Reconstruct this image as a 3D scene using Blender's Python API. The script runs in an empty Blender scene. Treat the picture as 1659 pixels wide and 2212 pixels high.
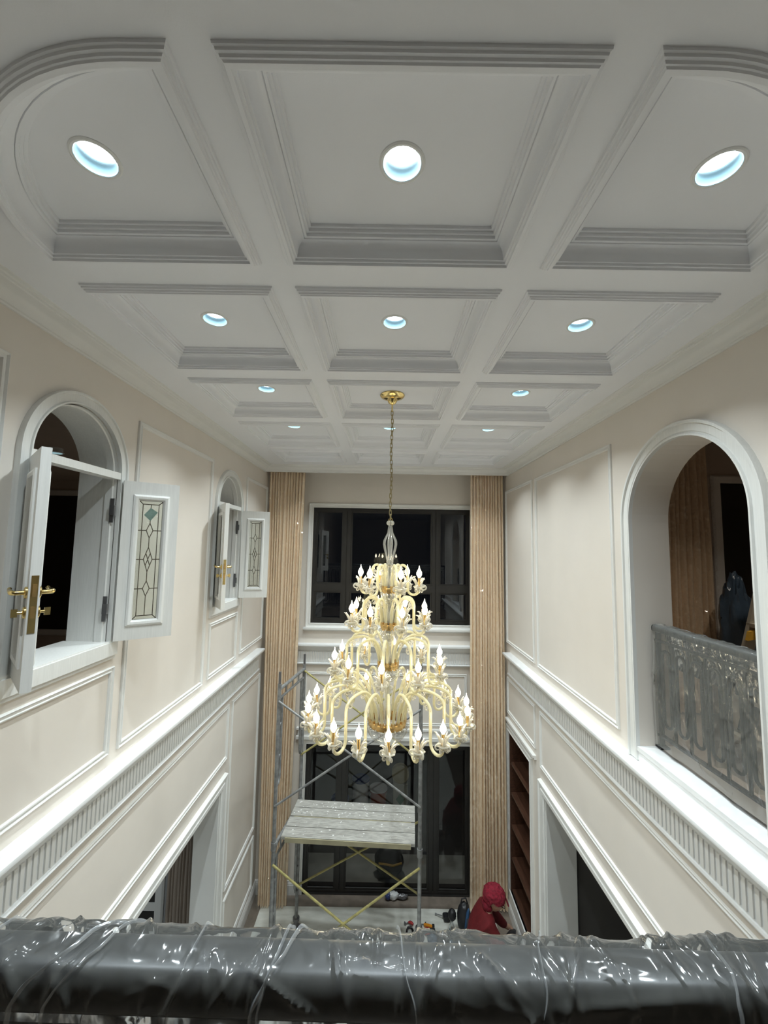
import bpy, bmesh, math, random
from mathutils import Vector, Matrix, noise

random.seed(11)
sc = bpy.context.scene
C = sc.collection
PI = math.pi

# ------------------------------------------------------------------ camera, world, exposure
ZCAM = 4.70
def camera():
    cd = bpy.data.cameras.new('camera')
    cd.sensor_fit = 'HORIZONTAL'
    cd.sensor_width = 36.0
    cd.lens = 36.0 * 880.0 / 1659.0
    cd.clip_start = 0.02
    ob = bpy.data.objects.new('camera', cd)
    C.objects.link(ob)
    pitch, yaw, roll = 0.0869, 0.0017, -0.0169
    m = (Matrix.Rotation(yaw, 3, 'Z') @ Matrix.Rotation(pitch, 3, 'X') @ Matrix.Rotation(roll, 3, 'Y'))
    r, f, u = m @ Vector((1, 0, 0)), m @ Vector((0, 1, 0)), m @ Vector((0, 0, 1))
    b = -f
    ob.matrix_world = Matrix(((r.x, u.x, b.x, 0), (r.y, u.y, b.y, 0), (r.z, u.z, b.z, ZCAM), (0, 0, 0, 1)))
    sc.camera = ob
camera()

world = bpy.data.worlds.new('night')
sc.world = world
world.use_nodes = True
world.node_tree.nodes['Background'].inputs[0].default_value = (0.35, 0.42, 0.6, 1)
world.node_tree.nodes['Background'].inputs[1].default_value = 0.006

sc.view_settings.view_transform = 'Standard'
sc.view_settings.look = 'None'
sc.view_settings.exposure = 0.47
sc.view_settings.gamma = 1.0
sc.view_settings.use_curve_mapping = False
sc.cycles.use_adaptive_sampling = True
sc.cycles.adaptive_threshold = 0.1
sc.cycles.max_bounces = 7
sc.cycles.diffuse_bounces = 4
sc.cycles.glossy_bounces = 3
sc.cycles.transparent_max_bounces = 10
sc.cycles.caustics_reflective = False
sc.cycles.caustics_refractive = False
sc.cycles.sample_clamp_indirect = 4.0

DOWNLIGHT_W = 7.4
BULB_STRENGTH = 14.0
HALL_W = 4.0

# ------------------------------------------------------------------ room dimensions (metres)
XL, XR, YB = -1.678, 1.713, 5.95
XLO, XRO = -1.918, 1.963           # outer faces of the side walls
YN = -4.5                          # end of the hall behind the camera
ZB, ZC = 5.81, 5.885                # beam soffit, coffer panels
ZTOP = 6.02
ZF2 = 3.05                         # upper floor level
YEDGE = 0.62                       # edge of the upper landing

# ------------------------------------------------------------------ materials
MAT = {}
def principled(name, col, rough=0.5, metal=0.0, var=0.06, scale=6.0, bump=0.0, bscale=120.0, spec=0.5, col2=None, stretch=None):
    m = bpy.data.materials.new(name)
    m.use_nodes = True
    nt = m.node_tree
    p = nt.nodes['Principled BSDF']
    p.inputs['Roughness'].default_value = rough
    p.inputs['Metallic'].default_value = metal
    p.inputs['Specular IOR Level'].default_value = spec
    tc = nt.nodes.new('ShaderNodeTexCoord')
    src = tc.outputs['Object']
    if stretch:
        mp = nt.nodes.new('ShaderNodeMapping')
        mp.inputs['Scale'].default_value = stretch
        nt.links.new(src, mp.inputs[0])
        src = mp.outputs[0]
    n = nt.nodes.new('ShaderNodeTexNoise')
    n.inputs['Scale'].default_value = scale
    n.inputs['Detail'].default_value = 5
    nt.links.new(src, n.inputs['Vector'])
    r = nt.nodes.new('ShaderNodeValToRGB')
    c2 = col2 or tuple(max(0, c * (1 - 2 * var)) for c in col)
    r.color_ramp.elements[0].position = 0.35
    r.color_ramp.elements[1].position = 0.65
    r.color_ramp.elements[0].color = (*c2, 1)
    r.color_ramp.elements[1].color = (*col, 1)
    nt.links.new(n.outputs['Fac'], r.inputs['Fac'])
    nt.links.new(r.outputs[0], p.inputs['Base Color'])
    if bump:
        nb = nt.nodes.new('ShaderNodeTexNoise')
        nb.inputs['Scale'].default_value = bscale
        nb.inputs['Detail'].default_value = 3
        nt.links.new(src, nb.inputs['Vector'])
        b = nt.nodes.new('ShaderNodeBump')
        b.inputs['Strength'].default_value = bump
        b.inputs['Distance'].default_value = 0.01
        nt.links.new(nb.outputs['Fac'], b.inputs['Height'])
        nt.links.new(b.outputs[0], p.inputs['Normal'])
    MAT[name] = m
    return m

def mixed(name, parts):
    """parts: list of (kind, colour, roughness, weight); weights are normalised."""
    m = bpy.data.materials.new(name)
    m.use_nodes = True
    nt = m.node_tree
    nt.nodes.clear()
    out = nt.nodes.new('ShaderNodeOutputMaterial')
    acc, tot = None, 0.0
    for kind, col, rough, w in parts:
        nd = nt.nodes.new({'T': 'ShaderNodeBsdfTransparent', 'D': 'ShaderNodeBsdfDiffuse', 'G': 'ShaderNodeBsdfGlossy',
                           'L': 'ShaderNodeBsdfTranslucent'}[kind])
        nd.inputs['Color'].default_value = (*col, 1)
        if kind == 'G':
            nd.inputs['Roughness'].default_value = rough
        tot += w
        if acc is None:
            acc = nd.outputs[0]
        else:
            mx = nt.nodes.new('ShaderNodeMixShader')
            mx.inputs[0].default_value = w / tot
            nt.links.new(acc, mx.inputs[1])
            nt.links.new(nd.outputs[0], mx.inputs[2])
            acc = mx.outputs[0]
    nt.links.new(acc, out.inputs[0])
    MAT[name] = m
    return m

def pane(name, tint, ior=1.5, rough=0.0, haze=0.0, bump=0.0):
    """Window glass: fresnel reflection over a clear tinted sheet."""
    m = bpy.data.materials.new(name)
    m.use_nodes = True
    nt = m.node_tree
    nt.nodes.clear()
    out = nt.nodes.new('ShaderNodeOutputMaterial')
    t = nt.nodes.new('ShaderNodeBsdfTransparent')
    t.inputs[0].default_value = (*tint, 1)
    g = nt.nodes.new('ShaderNodeBsdfGlossy')
    g.inputs['Roughness'].default_value = rough
    fr = nt.nodes.new('ShaderNodeFresnel')
    fr.inputs[0].default_value = ior
    mx = nt.nodes.new('ShaderNodeMixShader')
    nt.links.new(fr.outputs[0], mx.inputs[0])
    base = t.outputs[0]
    if haze:
        d = nt.nodes.new('ShaderNodeBsdfDiffuse')
        d.inputs[0].default_value = (0.8, 0.82, 0.78, 1)
        hx = nt.nodes.new('ShaderNodeMixShader')
        hx.inputs[0].default_value = haze
        nt.links.new(base, hx.inputs[1]); nt.links.new(d.outputs[0], hx.inputs[2])
        base = hx.outputs[0]
    nt.links.new(base, mx.inputs[1]); nt.links.new(g.outputs[0], mx.inputs[2])
    if bump:
        tc = nt.nodes.new('ShaderNodeTexCoord')
        nz = nt.nodes.new('ShaderNodeTexNoise')
        nz.inputs['Scale'].default_value = 60
        nt.links.new(tc.outputs['Object'], nz.inputs['Vector'])
        b = nt.nodes.new('ShaderNodeBump')
        b.inputs['Strength'].default_value = bump
        b.inputs['Distance'].default_value = 0.02
        nt.links.new(nz.outputs['Fac'], b.inputs['Height'])
        nt.links.new(b.outputs[0], g.inputs['Normal'])
    nt.links.new(mx.outputs[0], out.inputs[0])
    MAT[name] = m
    return m

def emitter(name, col, strength):
    m = bpy.data.materials.new(name)
    m.use_nodes = True
    nt = m.node_tree
    nt.nodes.clear()
    out = nt.nodes.new('ShaderNodeOutputMaterial')
    e = nt.nodes.new('ShaderNodeEmission')
    e.inputs[0].default_value = (*col, 1)
    e.inputs[1].default_value = strength
    nt.links.new(e.outputs[0], out.inputs[0])
    MAT[name] = m
    return m

principled('wall_cream', (0.775, 0.717, 0.648), 0.65, var=0.015, scale=3, bump=0.04, bscale=300)
principled('wall_room', (0.55, 0.47, 0.40), 0.7, var=0.03, scale=3)
principled('wall_grey', (0.42, 0.42, 0.42), 0.7, var=0.03, scale=3)
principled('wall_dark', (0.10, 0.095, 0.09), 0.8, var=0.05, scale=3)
principled('trim_white', (0.82, 0.815, 0.79), 0.42, var=0.012, scale=5)
principled('ceiling_white', (0.87, 0.875, 0.90), 0.6, var=0.01, scale=3, bump=0.02, bscale=250)
principled('timber_white', (0.80, 0.80, 0.775), 0.45, var=0.03, scale=4, stretch=(30, 30, 1.5), bump=0.05, bscale=20)
principled('ledge_white', (0.86, 0.87, 0.87), 0.3, var=0.03, scale=6)
principled('frame_black', (0.022, 0.020, 0.018), 0.4, var=0.1)
principled('floor_stone', (0.23, 0.19, 0.155), 0.35, var=0.12, scale=9)
principled('sheet_white', (0.76, 0.76, 0.70), 0.6, scale=5, col2=(0.62, 0.62, 0.56), stretch=(1, 3, 1))
principled('terrace', (0.55, 0.56, 0.50), 0.6, var=0.1, scale=5)
principled('curtain_tan', (0.90, 0.71, 0.50), 0.75, var=0.02, scale=3)
principled('curtain_taupe', (0.42, 0.35, 0.29), 0.75, var=0.05, scale=30, stretch=(40, 40, 1))
principled('wood_dark', (0.085, 0.038, 0.023), 0.4, scale=5, col2=(0.05, 0.022, 0.013), stretch=(12, 1, 12))
principled('brass', (0.86, 0.66, 0.28), 0.16, 1.0, var=0.03)
principled('gold_leaf', (0.86, 0.58, 0.24), 0.25, 0.9, var=0.1, scale=40)
principled('chain_brass', (0.50, 0.42, 0.24), 0.3, 1.0, var=0.1)
principled('hinge_grey', (0.26, 0.26, 0.27), 0.4, 0.8)
principled('lead', (0.12, 0.10, 0.07), 0.45, 0.6)
principled('chrome', (0.80, 0.86, 0.88), 0.12, 1.0, var=0.02)
principled('reflector_white', (0.07, 0.115, 0.135), 0.35, 0.3, var=0.02)
principled('steel_grey', (0.33, 0.335, 0.33), 0.5, 0.35, scale=18, col2=(0.20, 0.20, 0.20))
principled('brace_yellow', (0.50, 0.44, 0.17), 0.5, 0.2, scale=20, col2=(0.34, 0.30, 0.13))
principled('plank_grey', (0.50, 0.49, 0.45), 0.8, scale=7, col2=(0.31, 0.30, 0.275), stretch=(2, 14, 14), bump=0.3, bscale=30)
principled('plank_edge', (0.42, 0.38, 0.25), 0.8, var=0.1)
principled('paint_white', (0.80, 0.80, 0.78), 0.6)
principled('rail_black', (0.020, 0.020, 0.023), 0.35, 0.2)
principled('red_cloth', (0.135, 0.003, 0.006), 0.85, var=0.12, scale=14, bump=0.3, bscale=60)
principled('red_scarf', (0.27, 0.009, 0.028), 0.85, scale=40, col2=(0.16, 0.005, 0.016), bump=0.6, bscale=70)
principled('trousers', (0.03, 0.032, 0.04), 0.9)
principled('skin', (0.44, 0.25, 0.17), 0.6, var=0.05)
principled('hair_black', (0.015, 0.013, 0.012), 0.6)
principled('black_plastic', (0.018, 0.018, 0.020), 0.45)
principled('blue_plastic', (0.03, 0.09, 0.20), 0.35)
principled('navy_film', (0.05, 0.08, 0.12), 0.3, bump=0.8, bscale=14)
principled('orange_plastic', (0.75, 0.28, 0.02), 0.4)
principled('red_plastic', (0.45, 0.03, 0.03), 0.4)
principled('bucket_white', (0.62, 0.63, 0.62), 0.4)
principled('bucket_blue', (0.03, 0.05, 0.16), 0.4)
principled('bucket_red', (0.28, 0.05, 0.03), 0.5)
principled('carton', (0.45, 0.45, 0.38), 0.7)
principled('label_green', (0.02, 0.12, 0.05), 0.5)
principled('aluminium', (0.62, 0.58, 0.48), 0.45, 0.6, var=0.1)
principled('amber', (0.65, 0.36, 0.04), 0.5)
principled('tape_teal', (0.20, 0.30, 0.26), 0.6, var=0.12, scale=40)
pane('window_glass', (0.82, 0.84, 0.86), 1.6)
pane('door_glass', (0.92, 0.94, 0.95), 1.36)
pane('dark_glass', (0.10, 0.11, 0.13), 1.5)
pane('leaded_glass', (0.90, 0.93, 0.90), 1.6, rough=0.06, haze=0.10, bump=0.5)
mixed('arm_glass', [('T', (0.99, 0.97, 0.86), 0, 0.16), ('D', (0.95, 0.885, 0.61), 0, 0.40), ('L', (0.97, 0.90, 0.63), 0, 0.28), ('G', (1, 0.98, 0.9), 0.06, 0.16)])
mixed('curl_glass', [('T', (0.99, 0.98, 0.95), 0, 0.36), ('D', (0.96, 0.93, 0.82), 0, 0.19), ('L', (0.96, 0.93, 0.82), 0, 0.17), ('G', (1, 0.98, 0.94), 0.05, 0.28)])
mixed('clear_glass', [('T', (0.97, 0.97, 0.96), 0, 0.56), ('D', (0.85, 0.85, 0.80), 0, 0.11), ('G', (1, 1, 0.98), 0.04, 0.33)])
mixed('film_fold', [('T', (0.97, 0.98, 0.98), 0, 0.60), ('D', (0.66, 0.69, 0.72), 0, 0.22), ('G', (0.95, 0.98, 1.0), 0.12, 0.18)])
pane('hanging_film', (0.93, 0.93, 0.92), 1.45, rough=0.10, haze=0.13)
film_mat = pane('plastic_film', (0.95, 0.96, 0.97), 1.45, rough=0.10, haze=0.08)
mixed('thin_film', [('T', (0.99, 0.99, 0.99), 0, 0.88), ('G', (1, 0.97, 0.9), 0.05, 0.12)])
emitter('bulb_glow', (1.0, 0.87, 0.62), BULB_STRENGTH)
emitter('lens_glow', (0.86, 0.95, 1.0), 14.0)

# ------------------------------------------------------------------ mesh builder
class MB:
    def __init__(self):
        self.v, self.f = [], []
    def add(self, verts, faces):
        o = len(self.v)
        self.v += [tuple(p) for p in verts]
        self.f += [tuple(i + o for i in q) for q in faces]
        return self
    def box(self, a, b):
        x0, y0, z0 = a; x1, y1, z1 = b
        return self.add([(x0, y0, z0), (x1, y0, z0), (x1, y1, z0), (x0, y1, z0), (x0, y0, z1), (x1, y0, z1), (x1, y1, z1), (x0, y1, z1)],
                        [(0, 3, 2, 1), (4, 5, 6, 7), (0, 1, 5, 4), (1, 2, 6, 5), (2, 3, 7, 6), (3, 0, 4, 7)])
    def obox(self, o, ax, ay, az):
        """box spanned by three edge vectors from corner o"""
        o, ax, ay, az = Vector(o), Vector(ax), Vector(ay), Vector(az)
        return self.add([o, o + ax, o + ax + ay, o + ay, o + az, o + ax + az, o + ax + ay + az, o + ay + az],
                        [(0, 3, 2, 1), (4, 5, 6, 7), (0, 1, 5, 4), (1, 2, 6, 5), (2, 3, 7, 6), (3, 0, 4, 7)])
    def tube(self, pts, r, seg=8, closed=False, caps=True, flat=1.0):
        pts = [Vector(p) for p in pts]
        n = len(pts)
        rs = r if isinstance(r, (list, tuple)) else [r] * n
        t0 = (pts[1] - pts[0]).normalized()
        up = Vector((0, 0, 1)) if abs(t0.z) < 0.9 else Vector((1, 0, 0))
        nrm = (up - t0 * up.dot(t0)).normalized()
        verts, prev = [], t0
        for i, p in enumerate(pts):
            if closed:
                t = (pts[(i + 1) % n] - pts[i - 1]).normalized()
            else:
                t = (pts[min(i + 1, n - 1)] - pts[max(i - 1, 0)]).normalized()
            q = prev.rotation_difference(t)
            nrm = (q @ nrm)
            nrm = (nrm - t * nrm.dot(t)).normalized()
            bi = t.cross(nrm)
            prev = t
            for k in range(seg):
                a = 2 * PI * k / seg
                verts.append(p + nrm * (math.cos(a) * rs[i]) + bi * (math.sin(a) * rs[i] * flat))
        faces = []
        for i in range(n if closed else n - 1):
            j = (i + 1) % n
            for k in range(seg):
                faces.append((i * seg + k, i * seg + (k + 1) % seg, j * seg + (k + 1) % seg, j * seg + k))
        if caps and not closed:
            faces.append(tuple(range(seg - 1, -1, -1)))
            faces.append(tuple((n - 1) * seg + k for k in range(seg)))
        return self.add(verts, faces)
    def lathe(self, prof, c=(0, 0, 0), seg=24, ribs=0, amp=0.0, twist=0.0):
        verts, faces = [], []
        n = len(prof)
        for i, (r, z) in enumerate(prof):
            for k in range(seg):
                a = 2 * PI * k / seg
                rr = r * (1 + amp * math.cos(ribs * (a + twist * i))) if ribs else r
                verts.append((c[0] + rr * math.cos(a), c[1] + rr * math.sin(a), c[2] + z))
        for i in range(n - 1):
            for k in range(seg):
                faces.append((i * seg + k, i * seg + (k + 1) % seg, (i + 1) * seg + (k + 1) % seg, (i + 1) * seg + k))
        return self.add(verts, faces)
    def prism(self, poly, f0, f1):
        """poly: list of 2-D points; f0, f1 map a 2-D point to the two end planes"""
        n = len(poly)
        return self.add([f0(*p) for p in poly] + [f1(*p) for p in poly],
                        [tuple(range(n - 1, -1, -1)), tuple(range(n, 2 * n))] +
                        [(i, (i + 1) % n, n + (i + 1) % n, n + i) for i in range(n)])
    def sweep(self, path, prof, to3d, closed=True, inward=1):
        """mitred moulding: path in 2-D, prof [(u across, h out)], to3d(a, b, h)"""
        n = len(path)
        area = sum(path[i][0] * path[(i + 1) % n][1] - path[(i + 1) % n][0] * path[i][1] for i in range(n))
        s = (1 if area > 0 else -1) * inward if closed else inward
        rings = []
        for i in range(n):
            p = Vector(path[i])
            e0 = (p - Vector(path[i - 1])) if (closed or i > 0) else None
            e1 = (Vector(path[(i + 1) % n]) - p) if (closed or i < n - 1) else None
            if e0 is None: e0 = e1
            if e1 is None: e1 = e0
            e0, e1 = e0.normalized(), e1.normalized()
            n0, n1 = Vector((-e0.y, e0.x)) * s, Vector((-e1.y, e1.x)) * s
            m = n0 + n1
            m = m / max(0.25, m.dot(n0))
            rings.append([to3d(p.x + m.x * u, p.y + m.y * u, h) for u, h in prof])
        k = len(prof)
        verts = [v for r in rings for v in r]
        faces = []
        for i in range(n if closed else n - 1):
            j = (i + 1) % n
            for q in range(k - 1):
                faces.append((i * k + q, i * k + q + 1, j * k + q + 1, j * k + q))
        if not closed:
            faces.append(tuple(range(k)))
            faces.append(tuple((n - 1) * k + q for q in range(k - 1, -1, -1)))
        return self.add(verts, faces)
    def mesh(self, name, mat, smooth=None):
        me = bpy.data.meshes.new(name)
        bm = bmesh.new()
        vs = [bm.verts.new(p) for p in self.v]
        for q in self.f:
            try:
                bm.faces.new([vs[i] for i in q])
            except ValueError:
                pass
        bmesh.ops.recalc_face_normals(bm, faces=bm.faces)
        bm.to_mesh(me)
        bm.free()
        for m in (mat if isinstance(mat, (list, tuple)) else [mat]):
            me.materials.append(MAT[m])
        if smooth:
            me.polygons.foreach_set('use_smooth', [True] * len(me.polygons))
            me.set_sharp_from_angle(angle=math.radians(smooth))
        return me
    def build(self, name, mat, parent=None, smooth=None):
        return link(name, self.mesh(name, mat, smooth), parent)

def link(name, me, parent=None):
    o = bpy.data.objects.new(name, me)
    C.objects.link(o)
    if parent:
        o.parent = parent
        o.matrix_parent_inverse = parent.matrix_world.inverted() if parent.type != 'EMPTY' else Matrix.Translation(-Vector(parent.location)) if parent.rotation_euler.z == 0 else parent.matrix_basis.inverted()
    return o

def part(name, me, parent, loc=(0, 0, 0), rz=0.0):
    """child with a local transform relative to its parent's origin"""
    o = bpy.data.objects.new(name, me)
    C.objects.link(o)
    o.parent = parent
    o.location = loc
    o.rotation_euler = (0, 0, rz)
    return o

def tag(o, label, cat, group=None, kind=None):
    o['label'] = label
    o['category'] = cat
    if group: o['group'] = group
    if kind: o['kind'] = kind
    return o

def empty(name, label, cat, loc=(0, 0, 0), rz=0.0, group=None, kind=None):
    o = bpy.data.objects.new(name, None)
    C.objects.link(o)
    o.empty_display_size = 0.1
    o.location = loc
    o.rotation_euler = (0, 0, rz)
    return tag(o, label, cat, group, kind)

def arc(cx, cy, r, a0, a1, n, ry=None):
    ry = ry or r
    return [(cx + r * math.cos(a0 + (a1 - a0) * i / n), cy + ry * math.sin(a0 + (a1 - a0) * i / n)) for i in range(n + 1)]

left3 = lambda a, b, h: (XL + h, a, b)
right3 = lambda a, b, h: (XR - h, a, b)
back3 = lambda a, b, h: (a, YB - h, b)

# ------------------------------------------------------------------ STRUCTURE: side walls
def side_wall(name, x0, x1, doors, arches, label):
    """doors: (y0, y1, z0, z1); arches: (y0, y1, z0, spring) with semicircular head; all in one band order along y"""
    b = MB()
    f0, f1 = (lambda y, z: (x0, y, z)), (lambda y, z: (x1, y, z))
    rect = lambda ya, yb, za, zb: b.prism([(ya, za), (yb, za), (yb, zb), (ya, zb)], f0, f1)
    ZS = 3.0
    y = YN
    for d in sorted(doors):
        rect(y, d[0], 0, ZS)
        if d[2] > 0: rect(d[0], d[1], 0, d[2])
        rect(d[0], d[1], d[3], ZS)
        y = d[1]
    rect(y, YB, 0, ZS)
    y = YN
    for ya, yb, za, zs in sorted(arches):
        rect(y, ya, ZS, ZTOP)
        rect(ya, yb, ZS, za)
        r, cy = (yb - ya) / 2, (ya + yb) / 2
        pts = arc(cy, zs, r, PI, 0, 28)
        for (p0, q0), (p1, q1) in zip(pts, pts[1:]):
            b.prism([(p0, q0), (p1, q1), (p1, ZTOP), (p0, ZTOP)], f0, f1)
        y = yb
    rect(y, YB, ZS, ZTOP)
    o = b.build(name, 'wall_cream')
    return tag(o, label, 'wall', kind='structure')

W1, W2 = (1.88, 2.53, 4.10, 5.125), (4.065, 4.69, 4.10, 5.125)
AR = (1.885, 2.815, 3.42, 4.905)
DL, DR = (2.2, 4.50, 0, 2.12), (2.2, 4.45, 0, 2.147)
NICHE = (4.88, 5.70, 0.30, 2.29)
wall_left = side_wall('wall_left', XLO, XL, [DL], [W1, W2], 'cream panelled wall with two arched windows and a doorway')
wall_right = side_wall('wall_right', XR, XRO, [DR, NICHE], [AR], 'cream panelled wall with one large arched opening')

# back wall
WB = (-1.043, 1.263, 3.61, 5.268)
DB = (-1.04, 1.25, 0.0, 1.955)
b = MB()
f0, f1 = (lambda x, z: (x, YB, z)), (lambda x, z: (x, YB + 0.2, z))
for xa, xb, za, zb in ((XLO, DB[0], 0, ZTOP), (DB[1], XRO, 0, ZTOP), (DB[0], DB[1], DB[3], WB[2]), (DB[0], DB[1], WB[3], ZTOP)):
    b.prism([(xa, za), (xb, za), (xb, zb), (xa, zb)], f0, f1)
wall_back = tag(b.build('wall_back', 'wall_cream'), 'cream end wall with the black-framed window and glass doors', 'wall', kind='structure')
b = MB().box((XLO, YN - 0.2, 0), (XRO, YN, ZTOP))
wall_near = tag(b.build('wall_near', 'wall_cream'), 'plain end wall of the hall', 'wall', kind='structure')

# floor and upper landing
b = MB().box((XLO, YN, -0.1), (XRO, YB + 0.2, 0.0))
floor = tag(b.build('floor', 'floor_stone'), 'dark brown stone floor of the tall hall', 'floor', kind='structure')
b = MB().box((XL, YN, ZF2 - 0.25), (XR, YEDGE, ZF2))
landing = tag(b.build('floor_landing', 'floor_stone'), 'upper landing behind the plastic-wrapped balustrade', 'floor', kind='structure')

# ------------------------------------------------------------------ STRUCTURE: coffered ceiling
XS = [(-1.309, -0.524), (-0.378, 0.464), (0.619, 1.403)]
YS = [(0.828, 1.493), (1.682, 2.446), (2.656, 3.375), (3.602, 4.382), (4.622, 5.185)]
b = MB()
xe = [XLO] + [v for p in XS for v in p] + [XRO]
ye = [YN] + [v for p in YS for v in p] + [5.62]
for j in range(0, len(ye) - 1):
    if j % 2 == 0:
        b.box((xe[0], ye[j], ZB), (xe[-1], ye[j + 1], ZTOP))
    else:
        for i in range(0, len(xe) - 1, 2):
            b.box((xe[i], ye[j], ZB), (xe[i + 1], ye[j + 1], ZTOP))
def corner_ellipse(xc, sx, n=20):
    """quarter ellipse of the rounded near corner: from the near edge out to the wall side"""
    rx, ry = 0.70, 0.63
    return [(xc + sx * rx * math.sin(t), YS[0][0] + ry - ry * math.cos(t)) for t in [PI / 2 * i / n for i in range(n + 1)]]
LC, RC = corner_ellipse(XS[0][0] + 0.70, -1), corner_ellipse(XS[2][1] - 0.70, 1)
for pts, xo in ((LC, XS[0][0]), (RC, XS[2][1])):
    for (xa, ya), (xb, yb) in zip(pts, pts[1:]):
        b.prism([(xa, ya), (xb, yb), (xb, YS[0][0]), (xa, YS[0][0])], lambda x, y: (x, y, ZB), lambda x, y: (x, y, ZTOP))
b.box((XLO, 5.62, ZTOP - 0.03), (XRO, YB + 0.2, ZTOP))
b.box((XLO, YN, ZTOP), (XRO, YB + 0.2, ZTOP + 0.05))
ceiling = tag(b.build('ceiling', 'ceiling_white'), 'white coffered ceiling with moulded beams', 'ceiling', kind='structure')

LAMPS = {}
def coffer_panel(rect, hole):
    (x0, x1), (y0, y1) = rect
    b = MB()
    if hole is None:
        b.box((x0, y0, ZC), (x1, y1, ZC + 0.02))
    else:
        hx, hy, hr = hole
        n = 48
        inner, outer = [], []
        for k in range(n):
            a = 2 * PI * k / n
            dx, dy = math.cos(a), math.sin(a)
            t = min(((x1 - hx) / dx if dx > 1e-9 else 1e9), ((x0 - hx) / dx if dx < -1e-9 else 1e9),
                    ((y1 - hy) / dy if dy > 1e-9 else 1e9), ((y0 - hy) / dy if dy < -1e-9 else 1e9))
            inner.append((hx + hr * dx, hy + hr * dy)); outer.append((hx + t * dx, hy + t * dy))
        cs = [(x0, y0), (x1, y0), (x1, y1), (x0, y1)]
        for k in range(n):
            j = (k + 1) % n
            poly = [inner[k], outer[k], outer[j], inner[j]]
            o0, o1 = outer[k], outer[j]
            if abs(o0[0] - o1[0]) > 1e-6 and abs(o0[1] - o1[1]) > 1e-6:
                cnr = min(cs, key=lambda c: (c[0] - o0[0]) ** 2 + (c[1] - o0[1]) ** 2 + (c[0] - o1[0]) ** 2 + (c[1] - o1[1]) ** 2)
                poly = [inner[k], o0, cnr, o1, inner[j]]
            b.prism(poly, lambda x, y: (x, y, ZC), lambda x, y: (x, y, ZC + 0.02))
    return b.build('coffer_panel', 'ceiling_white', ceiling)

COVE = [(0.030 + 0.028 * (1 - math.cos(t)), 0.003 + 0.036 * math.sin(t)) for t in [PI / 2 * i / 6 for i in range(7)]]
COFFER_PROF = [(-0.024, 0.0005), (-0.0225, -0.008), (-0.018, -0.0095), (-0.0165, -0.016), (-0.011, -0.0175), (-0.0085, -0.0235), (-0.005, -0.0245), (-0.002, -0.029), (0.010, -0.029), (0.012, -0.020),
               (0.019, -0.0195), (0.020, -0.011), (0.027, -0.0105), (0.029, -0.001)] + COVE + \
              [(0.060, 0.044), (0.062, 0.040), (0.070, 0.041), (0.071, 0.052), (0.079, 0.053), (0.080, 0.064), (0.088, 0.065), (0.090, 0.0765)]
ceil3 = lambda a, b_, h: (a, b_, ZB + h)
LX, LY = (-0.913, 0.036, 1.015), (1.163, 2.056, 3.002, 3.950, 4.930)
for j, ys in enumerate(YS):
    for i, xs in enumerate(XS):
        centre = (j == 2 and i == 1)
        coffer_panel((xs, ys), None if centre else (LX[i], LY[j], 0.062))
        path = [(xs[0], ys[0]), (xs[1], ys[0]), (xs[1], ys[1]), (xs[0], ys[1])]
        if j == 0 and i == 0:
            path = [(xs[1], ys[0]), (xs[1], ys[1]), (xs[0], ys[1])] + LC[::-1]
        if j == 0 and i == 2:
            path = [(xs[0], ys[0])] + RC + [(xs[1], ys[1]), (xs[0], ys[1])]
        MB().sweep(path, COFFER_PROF, ceil3).build('coffer_moulding', 'ceiling_white', ceiling, smooth=25)

# crown moulding round the room and the curtain box board at the far end
CROWN = [(0, -0.085), (0.010, -0.085), (0.012, -0.076), (0.020, -0.074), (0.023, -0.066)] + \
        [(0.023 + 0.062 * (1 - math.cos(t)), -0.062 + 0.042 * math.sin(t)) for t in [PI / 2 * i / 6 for i in range(7)]] + \
        [(0.088, -0.014), (0.100, -0.013), (0.103, -0.005), (0.118, -0.004), (0.120, 0.001)]
trim = MB().sweep([(XL, YN), (XL, 5.6), (XR, 5.6), (XR, YN)], CROWN, ceil3, closed=False, inward=-1).build('trim_1', 'trim_white', smooth=25)
tag(trim, 'white crown moulding where the walls meet the ceiling', 'moulding', kind='structure')
b = MB().box((XL, 5.6, ZB - 0.085), (XR, 5.63, ZTOP - 0.02))
tag(b.build('trim_2', 'trim_white'), 'white curtain box board at the far end', 'board', kind='structure')

# ------------------------------------------------------------------ STRUCTURE: wall panel mouldings
PANEL = [(0, 0), (0, 0.013), (0.005, 0.017), (0.011, 0.012), (0.013, 0.008), (0.022, 0.009), (0.026, 0.015), (0.032, 0.013), (0.036, 0.004), (0.036, 0)]
def panel_frame(wall, to3, y0, y1, z0, z1):
    return MB().sweep([(y0, z0), (y1, z0), (y1, z1), (y0, z1)], PANEL, to3).build('panel_moulding', 'trim_white', wall, smooth=30)
ZP0, ZP1 = 3.42, 5.527
for y0, y1, z0, z1 in ((0.75, 1.735, ZP0, ZP1), (2.70, 3.905, ZP0 - 0.02, ZP1), (4.885, 5.75, ZP0 + 0.01, ZP1), (1.80, 2.612, 3.41, 3.937), (4.005, 4.755, 3.41, 3.937),
                       (0.9, 4.636, 2.392, 2.96), (4.735, 5.75, 0.965, 2.957), (4.735, 5.75, 0.245, 0.872)):
    panel_frame(wall_left, left3, y0, y1, z0, z1)
for y0, y1, z0, z1 in ((4.69, 5.72, 3.437, 5.518), (3.038, 4.59, 3.43, 5.512), (0.6, 1.66, 3.43, 5.512), (0.9, 4.56, 2.40, 2.976), (4.70, 5.72, 2.516, 2.98)):
    panel_frame(wall_right, right3, y0, y1, z0, z1)
panel_frame(wall_back, back3, -1.1, 1.2, 2.22, 2.93)

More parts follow.
